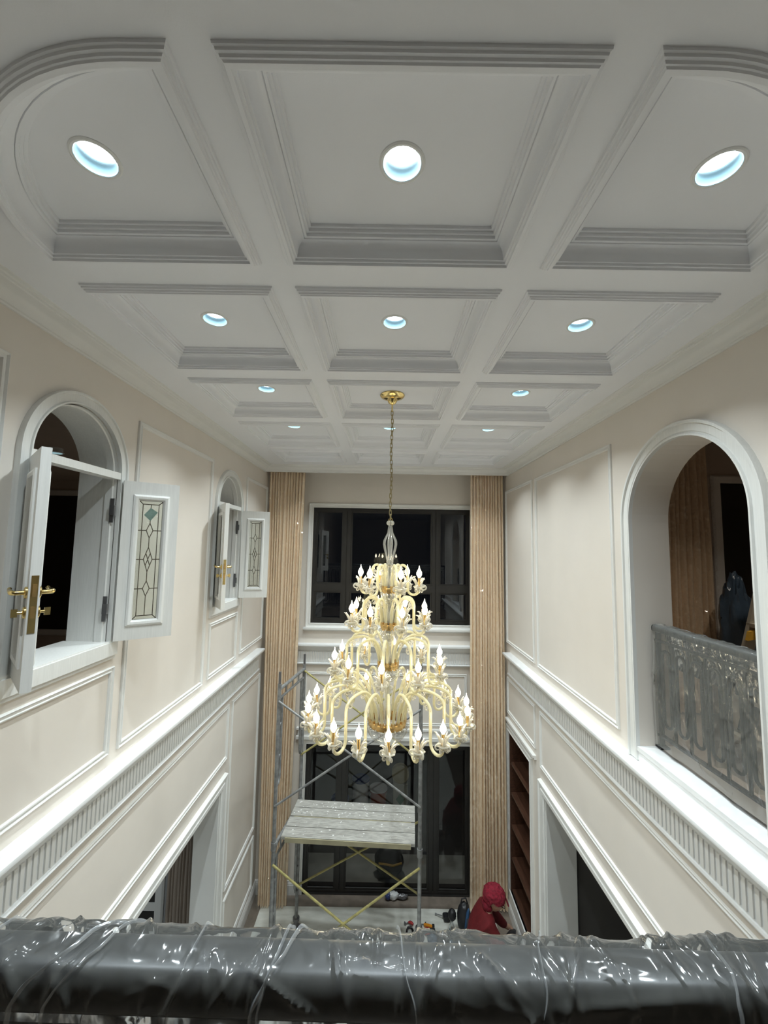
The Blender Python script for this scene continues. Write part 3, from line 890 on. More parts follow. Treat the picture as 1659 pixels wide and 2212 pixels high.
#       n, offset deg, bulb radius, bulb z, drop radius fraction, ring z, ring r, apex up, bottom down
TIERS = [(6, 20, 0.222, 4.510, 0.62, 4.395, 0.046, 0.060, 0.155),
         (8, 17.5, 0.285, 4.255, 0.70, 4.130, 0.050, 0.075, 0.165),
         (10, -7, 0.395, 3.920, 0.78, 3.850, 0.066, 0.130, 0.165),
         (20, 0, 0.575, 3.590, 0.80, 3.452, 0.125, 0.135, 0.175)]
for ti, (n, off, R, zb0, fr, zr, rr, up, dn) in enumerate(TIERS):
    rd = R * fr
    tr = 0.0102 if ti else 0.0094
    za, zl = zb0 + up, zb0 - dn
    gap = (R - rd) / 2
    pts = bez((rr, 0, zr), (rr * 1.15, 0, zr + (za - zr) * 0.75), (rr + (rd - rr) * 0.35, 0, za + 0.010), (rr + (rd - rr) * 0.62, 0, za), 10)
    pts += bez((rr + (rd - rr) * 0.62, 0, za), (rr + (rd - rr) * 0.86, 0, za - 0.004), (rd, 0, za - 0.03), (rd, 0, za - 0.075), 7)[1:]
    pts += [(rd, 0, za - 0.075 + (zl + gap - za + 0.075) * t) for t in (0.35, 0.7, 1.0)]
    pts += [(rd + gap + gap * math.cos(a), 0, zl + gap + gap * math.sin(a)) for a in [PI + PI * i / 9 for i in range(1, 10)]]
    pts += [(R, 0, zb0 - 0.105)]
    b = MB().tube([(x, y, z - 3.2) for x, y, z in pts], tr, 8)
    arm_m = b.mesh('arm', 'arm_glass', 80)
    sp = [(rd - 0.012 + (-x) * 1.0, y, za - 0.07 + z) for x, y, z in curl_pts(0.030 if ti > 1 else 0.020, 1.6, 0.0, start=-0.6, n=26)]
    s2 = [(rr + (rd - rr) * 0.55 - x, y, za - 0.03 + z) for x, y, z in curl_pts(0.024 if ti > 1 else 0.016, 1.5, -0.02, start=-0.3, n=22)]
    scroll_m = MB().tube([(x, y, z - 3.2) for x, y, z in sp], 0.0054, 6).mesh('scroll', 'curl_glass', 80)
    scroll2_m = MB().tube([(x, y, z - 3.2) for x, y, z in s2], 0.0048, 6).mesh('leaf_scroll', 'curl_glass', 80)
    for k in range(n):
        ang = math.radians(off + 360.0 / n * k) - PI / 2
        arm = part('arm', arm_m, ch, rz=ang)
        for nm, me in (('bulb', bulb_m), ('candle_sleeve', slv_m), ('bobeche', cup_m), ('curl', curl_m)):
            pc = part(nm, me, arm, (R, 0, zb0 - 3.2 - 0.025))
            if nm == 'curl': pc.scale = (1.18, 1.18, 1.0)
        part('scroll', scroll_m, arm)
        part('leaf_scroll', scroll2_m, arm)
    # gold ring carrying the arms and the glass cup under it
    b = MB().lathe([(rr - 0.022, zr - 0.040 - 3.2), (rr + 0.008, zr - 0.036 - 3.2), (rr + 0.012, zr - 0.008 - 3.2), (rr + 0.006, zr + 0.006 - 3.2), (rr - 0.020, zr + 0.004 - 3.2)], seg=36, ribs=n if n < 13 else 18, amp=0.02)
    for k in range(n):
        ang = math.radians(off + 360.0 / n * k) - PI / 2
        b.tube([(rr * math.cos(ang), rr * math.sin(ang), zr - 0.004 - 3.2), (rr * math.cos(ang), rr * math.sin(ang), zr + 0.020 - 3.2)], tr * 1.5, 8)
    part('arm_ring', b.mesh('arm_ring', 'gold_leaf', 40), ch)['label'] = 'gilded ring holding the arms'
    cr = rr + 0.018
    dp = 0.065 + rr * 0.55
    cup = [(cr * 1.08, zr - 0.030), (cr * 1.04, zr - 0.042), (cr * 0.98, zr - 0.03 - dp * 0.35), (cr * 0.80, zr - 0.03 - dp * 0.65), (cr * 0.5, zr - 0.03 - dp * 0.9), (cr * 0.15, zr - 0.03 - dp)]
    part('glass_cup', MB().lathe([(r, z - 3.2) for r, z in cup], seg=60, ribs=20, amp=0.035, twist=0.10).mesh('glass_cup', 'clear_glass', 80), ch)['label'] = 'ribbed clear glass bowl'
    # short upright glass leaves round each crown
    b = MB()
    m = 8 if ti < 2 else 12
    for k in range(m):
        a = 2 * PI * k / m + 0.2
        h = 0.10 + 0.02 * ti
        b.tube(turn([(rr * 0.55, 0, zr - 3.2), (rr * 0.62, 0, zr + h * 0.5 - 3.2), (rr * 0.85, 0, zr + h * 0.9 - 3.2), (rr * 1.15, 0, zr + h * 1.05 - 3.2)], a), [0.006, 0.007, 0.005, 0.002], 6)
        b.tube(turn([(rr * 1.0 + x, y, zr - 0.05 - 3.2 + z) for x, y, z in curl_pts(0.016, 1.2, -0.01, start=-1.2, n=16)], a + 0.2), 0.0040, 6)
    part('crown_leaves', b.mesh('crown_leaves', 'curl_glass', 80), ch)

# ------------------------------------------------------------------ THINGS: curtains
def curtain(name, x0t, x1t, x0b, x1b, z0, z1, y, folds, amp, mat, label, film=False, seed=0):
    nx, nz = folds * 12, 40
    rnd = random.Random(seed)
    ph = [rnd.uniform(-0.5, 0.5) for _ in range(folds + 2)]
    vs, fs = [], []
    def pos(s, t, off=0.0):
        z = z1 + (z0 - z1) * t
        u = folds * min(1, max(0, s + 0.050 * noise.noise(Vector((s * 4.5, t * 0.8, seed + 8))) * math.sin(PI * s)))
        i = int(min(u, folds - 1)); fr_ = u - i
        wob = ph[i] * (1 - fr_) + ph[i + 1] * fr_
        xa, xb = x0t + (x0b - x0t) * t, x1t + (x1b - x1t) * t
        x = xa + (xb - xa) * (s + 0.010 * wob)
        yy = y + amp * 0.5 - amp * 1.5 * abs(math.sin(PI * u + wob * 0.6)) ** 0.8 * (0.75 + 0.6 * noise.noise(Vector((math.floor(u + wob * 0.19) * 1.7, t * 1.5, seed)))) + 0.015 * noise.noise(Vector((s * 4, t * 5, seed + 3)))
        return (x, yy - off, z)
    for j in range(nz + 1):
        for i in range(nx + 1):
            vs.append(pos(i / nx, j / nz))
    n0 = len(vs)
    vs += [(v[0], v[1] + 0.006, v[2]) for v in vs]
    W_ = nx + 1
    for j in range(nz):
        for i in range(nx):
            q = (j * W_ + i, j * W_ + i + 1, (j + 1) * W_ + i + 1, (j + 1) * W_ + i)
            fs.append(q); fs.append(tuple(k + n0 for k in reversed(q)))
    for j in range(nz):
        for i in (0, nx):
            fs.append((j * W_ + i, (j + 1) * W_ + i, (j + 1) * W_ + i + n0, j * W_ + i + n0))
    for i in range(nx):
        for j in (0, nz):
            fs.append((j * W_ + i, j * W_ + i + 1, j * W_ + i + 1 + n0, j * W_ + i + n0))
    c = empty(name, label, 'curtain', ((x0b + x1b) / 2, y, z0))
    o = MB().add(vs, fs).build('drape', mat, c, smooth=80)
    if film:
        vs, fs = [], []
        fx, fz = 60, 240
        for j in range(fz + 1):
            for i in range(fx + 1):
                s, t = i / fx, j / fz
                xa, xb = x0t + (x0b - x0t) * t - 0.01, x1t + (x1b - x1t) * t + 0.01
                p = Vector((s * 6.0 + t * 9, t * 60.0, seed))
                cr = 1 - abs(noise.noise(p))
                cr2 = 1 - abs(noise.noise(p * 2.3 + Vector((3, 1, 0))))
                edge = 0.03 * (2 * abs(s - 0.5)) ** 8
                vs.append((xa + (xb - xa) * s, y - amp - 0.012 - 0.030 * cr ** 6 - 0.014 * cr2 ** 6 + edge, z1 - 0.02 + (z0 + 0.03 - z1) * t))
        for j in range(fz):
            for i in range(fx):
                q = j * (fx + 1) + i
                fs.append((q, q + 1, q + fx + 2, q + fx + 1))
        MB().add(vs, fs).build('plastic_cover', 'thin_film', c, smooth=70)['label'] = 'clear crinkled plastic cover'
    return c
curtain('curtain', -1.650, -1.141, -1.575, -1.200, 0.02, 5.86, 5.74, 12, 0.040, 'curtain_tan', 'tall tan pleated curtain in clear plastic beside the scaffold', True, 1)
curtain('curtain', 1.215, 1.676, 1.195, 1.700, 0.02, 5.86, 5.74, 12, 0.040, 'curtain_tan', 'tall tan pleated curtain in clear plastic above the worker in red', True, 2)
curtain('curtain', 2.99, 3.46, 2.96, 3.48, ZF2 + 0.02, 5.97, 4.34, 8, 0.050, 'curtain_tan', 'tan curtain in plastic seen through the large arch', True, 3)
curtain('curtain', -2.39, -2.13, -2.41, -2.13, 0.02, 2.70, 4.98, 7, 0.024, 'curtain_taupe', 'taupe curtain seen through the doorway', False, 4)

# ------------------------------------------------------------------ THING: dark shelves in the niche
bk = empty('bookcase', 'dark reddish wooden bookcase built into the wall behind the worker', 'bookcase', (XR + 0.2, 5.29, NICHE[2]))
b = MB()
x0, x1 = XR + 0.004, XRO + 0.14
b.box((x1, NICHE[0], NICHE[2]), (x1 + 0.02, NICHE[1], NICHE[3]))
b.build('back_panel', 'wood_dark', bk)
for ya in (NICHE[0] + 0.002, NICHE[1] - 0.027):
    MB().box((x0, ya, NICHE[2]), (x1, ya + 0.025, NICHE[3])).build('side_panel', 'wood_dark', bk)
for z in (0.302, 0.69, 1.09, 1.49, 1.87, 2.262):
    MB().box((x0 + 0.012, NICHE[0] + 0.027, z), (x1, NICHE[1] - 0.027, z + 0.026)).build('shelf', 'wood_dark', bk)
b = MB().box((XR - 0.014, NICHE[0] - 0.10, 0.18), (XR + 0.05, NICHE[1] + 0.03, 0.30))
tag(b.build('trim_7', 'trim_white'), 'white plinth board under the dark shelves', 'board', kind='structure')
prof = [(0, 0), (0, 0.020), (0.012, 0.024), (0.020, 0.014), (0.050, 0.016), (0.056, 0.028), (0.070, 0.028), (0.072, 0)]
t8 = MB().sweep([(NICHE[1], 0.30), (NICHE[1], NICHE[3]), (NICHE[0], NICHE[3]), (NICHE[0], 0.30)], prof, right3, closed=False, inward=-1).build('trim_8', 'trim_white', smooth=25)
tag(t8, 'white casing round the dark shelves', 'casing', kind='structure')
b = MB().box((XR - 0.04, 4.70, 2.42), (XR, 5.74, 2.445)); b.box((XR - 0.025, 4.70, 2.40), (XR, 5.74, 2.42))
tag(b.build('trim_9', 'trim_white'), 'white head moulding over the dark shelves', 'moulding', kind='structure')

# ------------------------------------------------------------------ THINGS: floor sheet and items on the floor
b = MB()
nx, ny = 50, 60
vs, fs = [], []
for j in range(ny + 1):
    for i in range(nx + 1):
        x = -1.53 + 3.02 * i / nx; y_ = 2.2 + 3.555 * j / ny
        vs.append((x, y_, 0.006 + 0.006 * abs(noise.noise(Vector((x * 2, y_ * 4, 0))))))
for j in range(ny):
    for i in range(nx):
        q = j * (nx + 1) + i
        fs.append((q, q + 1, q + nx + 2, q + nx + 1))
tag(MB().add(vs, fs).build('floor_sheet', 'sheet_white', smooth=60), 'dirty white protective sheet covering the floor', 'sheet')

# ------------------------------------------------------------------ THING: scaffold tower and its planks
FL, RL, FR_, RR_ = (-1.135, 4.68), (-1.010, 5.45), (0.432, 4.62), (0.498, 5.35)
sca = empty('scaffold', 'grey tubular scaffold tower with crossed braces beside the chandelier', 'scaffold', (-0.3, 5.0, 0))
TR = 0.021
def lerp(a, b_, t): return tuple(p + (q - p) * t for p, q in zip(a, b_))
def end_frame(F, R_, z0, z1, inner, top_bend):
    """two posts, bent head tube, lower head tube with stubs and inner braces with rungs; front post F, rear post R_"""
    for P_ in (F, R_):
        MB().tube([(*P_, z0), (*P_, z1 + (0.0 if top_bend else 0.02))], TR, 12).build('post', 'steel_grey', sca, smooth=60)
    if top_bend:
        a, c = lerp(F, R_, 0.02), lerp(F, R_, 0.98)
        pts = [(*F, z1 - 0.10), (*lerp(F, R_, 0.01), z1 - 0.05), (*lerp(F, R_, 0.04), z1 - 0.015), (*lerp(F, R_, 0.10), z1), (*lerp(F, R_, 0.90), z1), (*lerp(F, R_, 0.96), z1 - 0.015), (*lerp(F, R_, 0.99), z1 - 0.05), (*R_, z1 - 0.10)]
        MB().tube(pts, TR, 12).build('head_tube', 'steel_grey', sca, smooth=60)
    else:
        MB().tube([(*F, z1 - 0.04), (*R_, z1 - 0.04)], TR * 0.95, 12).build('head_tube', 'steel_grey', sca, smooth=60)
        for P_ in (F, R_):
            MB().tube([(*P_, z1), (*P_, z1 + 0.15)], TR * 0.72, 10).build('spigot', 'hinge_grey', sca, smooth=60)
    zz = z1 - 0.14
    MB().tube([(*F, zz), (*R_, zz)], TR * 0.7, 10).build('lower_head_tube', 'steel_grey', sca, smooth=60)
    b = MB()
    for t in (0.25, 0.5, 0.75):
        b.tube([(*lerp(F, R_, t), zz), (*lerp(F, R_, t), z1 - 0.02)], 0.009, 8)
    b.build('stub', 'steel_grey', sca)
    for t0, P_ in ((0.11, F), (0.89, R_)):
        I = lerp(F, R_, t0)
        b = MB().tube([(*I, zz), (*I, inner + 0.08), (*lerp(I, P_, 0.3), inner + 0.02), (*P_, inner)], TR * 0.75, 10)
        for z in (inner + 0.28, inner + 0.62):
            if z < zz - 0.05: b.tube([(*I, z + 0.03), (*P_, z)], 0.010, 8)
        b.build('inner_tube', 'steel_grey', sca, smooth=60)
ZPL = 1.47
for F, R_ in ((FL, RL), (FR_, RR_)):
    end_frame(F, R_, 0.0, ZPL, 0.45, True)
    end_frame(F, R_, ZPL, 3.15, 2.08, False)
    for P_ in (F, R_):
        b = MB().tube([(*P_, 0.0), (*P_, 0.012)], 0.07, 16)
        b.tube([(*P_, 0.012), (*P_, 0.10)], 0.030, 12); b.tube([(*P_, 0.10), (*P_, 0.13)], 0.042, 12)
        b.build('base_jack', 'hinge_grey', sca, smooth=40)
        b = MB().tube([(P_[0], P_[1], ZPL - 0.03), (P_[0], P_[1], ZPL + 0.05)], 0.030, 12)
        b.build('coupler', 'steel_grey', sca, smooth=40)
def brace(p, q, za, zb_, m):
    MB().tube([(p[0], p[1] - 0.02, za), (*lerp(p, q, 0.5), (za + zb_) / 2), (q[0], q[1] - 0.02, zb_)], 0.0125, 8).build('brace', m, sca, smooth=60)
brace(FL, FR_, 2.99, 1.945, 'steel_grey'); brace(FL, FR_, 1.895, 2.95, 'steel_grey')
brace(RL, RR_, 3.10, 2.065, 'brace_yellow'); brace(RL, RR_, 2.06, 3.10, 'brace_yellow')
brace(FL, FR_, 1.305, 0.16, 'brace_yellow'); brace(FL, FR_, 0.16, 1.343, 'brace_yellow')
brace(RL, RR_, 0.51, 1.35, 'brace_yellow'); brace(RL, RR_, 1.35, 0.506, 'brace_yellow')

def plank_unit(label, c0, c1, depth, z, splash):
    """two boards side by side on battens; c0, c1 near corners, depth vector towards the back"""
    A, B_ = Vector((*c0, 0)), Vector((*c1, 0)); Dv = Vector((*depth, 0))
    u = empty('scaffold_plank', label, 'plank', (A.x, A.y, z), group='planks on the scaffold')
    L = B_ - A
    w = Dv * 0.485
    for k in (0, 1):
        o = A + Dv * (0.515 * k)
        b = MB()
        n = 24
        top = [(o + L * (i / n) + Vector((0, 0, z + 0.040))) for i in range(n + 1)]
        b.obox(o + Vector((0, 0, z + 0.012)), L, w, Vector((0, 0, 0.030)))
        b.build('board', 'plank_grey', u)
    b = MB()
    for t in (0.05, 0.93):
        b.obox(A + L * t + Vector((0, 0, z)), L * 0.02, Dv, Vector((0, 0, 0.013)))
    b.obox(A - Dv * 0.032 + L * 0.03 + Vector((0, 0, z - 0.012)), L * 0.94, Dv * 0.03, Vector((0, 0, 0.048)))
    b.build('batten', 'plank_edge', u)
    if splash:
        b = MB()
        rnd = random.Random(5)
        for _ in range(splash):
            p = A + L * rnd.uniform(0.02, 0.97) + Dv * rnd.choice((rnd.uniform(0.02, 0.45), rnd.uniform(0.55, 0.96)))
            r = rnd.uniform(0.004, 0.013)
            q = [(p.x + r * rnd.uniform(0.6, 1.3) * math.cos(a), p.y + r * rnd.uniform(0.5, 1.0) * math.sin(a)) for a in [2 * PI * i / 8 for i in range(8)]]
            b.prism(q, lambda x, y: (x, y, z + 0.0415), lambda x, y: (x, y, z + 0.0430))
        o = b.build('paint_spots', 'paint_white', u)
        o['kind'] = 'stuff'
plank_unit('front pair of grey scaffold boards with worn paint', (-1.075, 4.745), (0.385, 4.665), (0.024, 0.335), ZPL + 0.022, 25)
plank_unit('rear pair of grey scaffold boards splashed with white paint', (-1.050, 5.105), (0.411, 5.020), (0.020, 0.300), ZPL + 0.022, 100)

# ------------------------------------------------------------------ THINGS: plastic-wrapped railings
def bar_profile(hw, hh, n=20):
    out = []
    for i in range(n):
        a = 2 * PI * i / n
        c, s = math.cos(a), math.sin(a)
        out.append((hw * math.copysign(abs(c) ** 0.6, c), hh * math.copysign(abs(s) ** 0.6, s)))
    return out
def railing(name, O, Dv, length, zr, zf, label, pitch):
    """handrail centre height zr, feet on zf; O plan origin, Dv plan direction"""
    D_, N = Vector((*Dv, 0)).normalized(), None
    N = Vector((-D_.y, D_.x, 0))
    P = lambda a, n, z: tuple(Vector((*O, 0)) + D_ * a + N * n + Vector((0, 0, z)))
    r = empty(name, label, 'railing', (O[0], O[1], zf))
    MB().prism(bar_profile(0.031, 0.024), lambda n, z: P(0.0, n, zr + z), lambda n, z: P(length, n, zr + z)).build('handrail', 'rail_black', r, smooth=40)
    zs = zr - 0.085
    MB().obox(P(0, -0.016, zs), D_ * length, N * 0.032, Vector((0, 0, 0.012))).build('upper_bar', 'rail_black', r)
    MB().obox(P(0, -0.016, zf + 0.07), D_ * length, N * 0.032, Vector((0, 0, 0.012))).build('lower_bar', 'rail_black', r)
    a = pitch * 0.5
    k = 0
    while a < length - pitch * 0.3:
        if k % 2 == 0:
            hw = pitch * 0.34
            z0, z1 = zf + 0.15, zs - 0.05
            pts = [P(a + hw * math.cos(t), 0, z1 - hw + hw * math.sin(t)) for t in [PI * i / 10 for i in range(11)]] + \
                  [P(a + hw * math.cos(t), 0, z0 + hw + hw * math.sin(t)) for t in [PI + PI * i / 10 for i in range(11)]]
            MB().tube(pts, 0.0095, 8, closed=True).build('loop_baluster', 'rail_black', r, smooth=60)
        else:
            MB().tube([P(a, 0, zf + 0.08), P(a, 0, zs + 0.002)], 0.0085, 8).build('baluster', 'rail_black', r, smooth=60)
        a += pitch * 0.62; k += 1
    for e in (0.02, length - 0.02):
        MB().obox(P(e - 0.010, -0.012, zf), D_ * 0.020, N * 0.024, Vector((0, 0, zr - zf - 0.02))).build('end_post', 'rail_black', r)
        MB().obox(P(max(0, e - 0.03), -0.03, zf), D_ * 0.06, N * 0.06, Vector((0, 0, 0.012))).build('foot_plate', 'rail_black', r)
    a = 1.0
    while a < length - 0.5:
        MB().tube([P(a, 0, zs), P(a, 0, zr - 0.015)], 0.009, 8).build('rail_stud', 'rail_black', r)
        a += 0.75
    return r
def ridged(p):
    return 1 - abs(noise.noise(p)) * 2
def film(name, O, Dv, a0, a1, zr, zf_front, zf_back, label, seed, folds, fine_, dense, pleats=(), mat='plastic_film'):
    D_ = Vector((*Dv, 0)).normalized(); N = Vector((-D_.y, D_.x, 0))
    # cross-section: front hem, up to the handrail, over it, down behind.  (n, z, looseness, outward n, outward z)
    cs = []
    NF = int((zr - zf_front) / 0.010) + 4
    NB = int((zr - zf_back) / 0.012) + 4
    for i in range(NF + 1):
        t = i / NF
        z = zf_front + (zr - 0.022 - zf_front) * t
        cs.append((-0.036 - 0.004 * (1 - t), z, 0.35 + 0.65 * (1 - t) ** 0.6, -1, 0))
    for i in range(1, 34):
        a = PI - PI * i / 34
        c, s = math.cos(a), math.sin(a)
        cs.append((0.036 * math.copysign(abs(c) ** 0.6, c), zr - 0.004 + 0.031 * abs(s) ** 0.6, 0.28, c, s))
    for i in range(1, NB + 1):
        t = i / NB
        cs.append((0.036 + 0.004 * t, zr - 0.022 + (zf_back - zr + 0.022) * t, 0.35 + 0.65 * t ** 0.6, 1, 0))
    m = len(cs)
    acc = [0.0]
    for p, q in zip(cs, cs[1:]):
        acc.append(acc[-1] + math.hypot(q[0] - p[0], q[1] - p[1]))
    vs, fs = [], []
    rnd = random.Random(int(seed * 10))
    L = acc[-1]
    lines = []                                   # sharp pulled folds: (a, l) point, direction, half length, height, width
    fa, fb, fs_ = fine_
    for _ in range(int(folds * (fb - fa) * 110)):
        th = rnd.choice((rnd.uniform(0.8, 1.3), rnd.uniform(1.35, 1.8), rnd.uniform(1.85, 2.6), rnd.uniform(-0.4, 0.5)))
        lines.append((rnd.uniform(fa, fb), L * (rnd.uniform(0.0, 1.0) if rnd.random() < 0.35 else rnd.uniform(*dense)), math.cos(th), math.sin(th), rnd.uniform(0.012, 0.12), rnd.uniform(0.0016, 0.0070), rnd.uniform(0.0028, 0.0050)))
    lines.sort()
    samples, a = [], a0
    while a < a1:
        samples.append(a)
        a += fs_ if fa <= a <= fb else 0.012
    na = len(samples) - 1
    for i in range(na + 1):
        a = samples[i]
        near = [q for q in lines if abs(q[0] - a) < 0.17]
        for k, (n, z, lo, on, oz) in enumerate(cs):
            l = acc[k]
            big = ridged(Vector((a * 3.1 + l * 1.6, l * 2.2 - a * 0.7, seed)))
            soft = noise.noise(Vector((a * 7 - l * 3, l * 6 + a * 2.0, seed + 5)))
            fine = ridged(Vector((a * 19 + l * 7, l * 9, seed + 9)))
            d = 0.003 + lo * (0.010 * max(0, big) ** 3 + 0.006 * soft) + 0.0016 * max(0, fine) ** 2 + 0.0015 * soft
            for qa, ql, dc, ds, hl, h, w_ in near:
                da, dl = a - qa, l - ql
                al, ac = da * dc + dl * ds, -da * ds + dl * dc
                if abs(al) < hl and abs(ac) < 0.03:
                    d += h * (1 - (al / hl) ** 2) * math.exp(-(ac / w_) ** 2) * (0.5 + 0.5 * lo)
            d = max(0.0012, d)
            p = Vector((*O, 0)) + D_ * a + N * (n + on * d) + Vector((0, 0, z + oz * d))
            vs.append(p)
    for i in range(na):
        for k in range(m - 1):
            q = i * m + k
            fs.append((q, q + 1, q + m + 1, q + m))
    o = MB().add(vs, fs).build(name, mat, smooth=55)
    # gathered pleats where the film doubles over itself
    for at, ab, w0 in pleats:
        pv, pf = [], []
        k0 = NF - int(0.075 / 0.010)
        ks = list(range(k0, NF + 30))
        for j, k in enumerate(ks):
            n, z, lo, on, oz = cs[k]
            t = j / (len(ks) - 1)
            a = ab + (at - ab) * t + 0.006 * noise.noise(Vector((t * 4, at * 9, seed)))
            w_ = w0 * (0.55 + 0.6 * abs(noise.noise(Vector((t * 5, at * 17, 1)))))
            lift = 0.0055 + 0.0035 * noise.noise(Vector((t * 6, at * 31, 2)))
            for q, e in ((-1, 0.0), (-0.35, 0.0035), (0.35, 0.0030), (1, 0.0)):
                p = Vector((*O, 0)) + D_ * (a + q * w_) + N * (n + on * (lift + e)) + Vector((0, 0, z + oz * (lift + e)))
                pv.append(p)
        for j in range(len(ks) - 1):
            for q in range(3):
                pf.append((j * 4 + q, j * 4 + q + 1, j * 4 + q + 5, j * 4 + q + 4))
        MB().add(pv, pf).build('film_pleat', 'film_fold', o, smooth=60)
    return tag(o, label, 'plastic film')
railing('balustrade', (XL + 0.002, 0.535), (1, -0.012), XR - XL - 0.004, 4.203, ZF2, 'black balustrade across the foreground under clear plastic', 0.16)
film('plastic_wrap', (XL + 0.002, 0.535), (1, -0.012), 0.02, XR - XL - 0.03, 4.203, 3.85, 4.02, 'clear crinkled plastic wrapped over the foreground balustrade', 3.0, 1.6, (0.98, 2.42, 0.0017), (0.44, 0.72),
     [(1.678 + xt, 1.678 + xb, w_) for xt, xb, w_ in ((-0.60, -0.65, 0.004), (-0.315, -0.415, 0.004), (-0.29, -0.375, 0.0022), (-0.085, -0.150, 0.0035), (-0.105, -0.135, 0.002), (0.60, 0.665, 0.004), (0.625, 0.675, 0.0025),
      (-0.52, -0.575, 0.003), (0.20, 0.165, 0.002), (0.40, 0.375, 0.0025), (-0.21, -0.225, 0.002), (0.02, 0.045, 0.002), (0.51, 0.53, 0.002), (-0.45, -0.47, 0.002))])
railing('arch_railing', (1.845, AR[0] + 0.004), (0, 1), AR[1] - AR[0] - 0.008, 4.19, 3.425, 'black looped railing standing in the large arch under plastic', 0.105)
film('plastic_wrap', (1.845, AR[0] + 0.004), (0, 1), 0.015, AR[1] - AR[0] - 0.03, 4.19, 3.95, 3.45, 'clear creased plastic hanging over the railing in the large arch', 8.0, 3.2, (0.0, 0.93, 0.0026), (0.1, 0.95),
     [(0.30, 0.22, 0.003), (0.55, 0.50, 0.003), (0.72, 0.60, 0.003)], mat='hanging_film')

# ------------------------------------------------------------------ THING: kneeling worker
def skinned(verts, edges, radii, level=2):
    me = bpy.data.meshes.new('tmp_skin')
    me.from_pydata(verts, edges, [])
    o = bpy.data.objects.new('tmp_skin', me)
    C.objects.link(o)
    o.modifiers.new('skin', 'SKIN')
    if not me.skin_vertices:
        bm = bmesh.new(); bm.from_mesh(me); bm.verts.layers.skin.verify(); bm.to_mesh(me); bm.free()
    for sv, r in zip(me.skin_vertices[0].data, radii):
        sv.radius = (r, r)
    me.skin_vertices[0].data[0].use_root = True
    s = o.modifiers.new('sub', 'SUBSURF'); s.levels = level; s.render_levels = level
    dg = bpy.context.evaluated_depsgraph_get()
    ev = o.evaluated_get(dg)
    m2 = ev.to_mesh()
    out = ([tuple(v.co) for v in m2.vertices], [tuple(p.vertices) for p in m2.polygons])
    ev.to_mesh_clear()
    bpy.data.objects.remove(o)
    bpy.data.meshes.remove(me)
    return out
def ellipsoid(c, r, M_=None, nu=24, nv=16, fn=None):
    vs, fs = [], []
    M_ = M_ or Matrix.Identity(3)
    for j in range(nv + 1):
        th = PI * j / nv
        for i in range(nu):
            ph = 2 * PI * i / nu
            d = Vector((math.sin(th) * math.cos(ph), math.sin(th) * math.sin(ph), math.cos(th)))
            p = Vector((d.x * r[0], d.y * r[1], d.z * r[2]))
            if fn: p = fn(d, p)
            vs.append(Vector(c) + M_ @ p)
    for j in range(nv):
        for i in range(nu):
            fs.append((j * nu + i, j * nu + (i + 1) % nu, (j + 1) * nu + (i + 1) % nu, (j + 1) * nu + i))
    return vs, fs
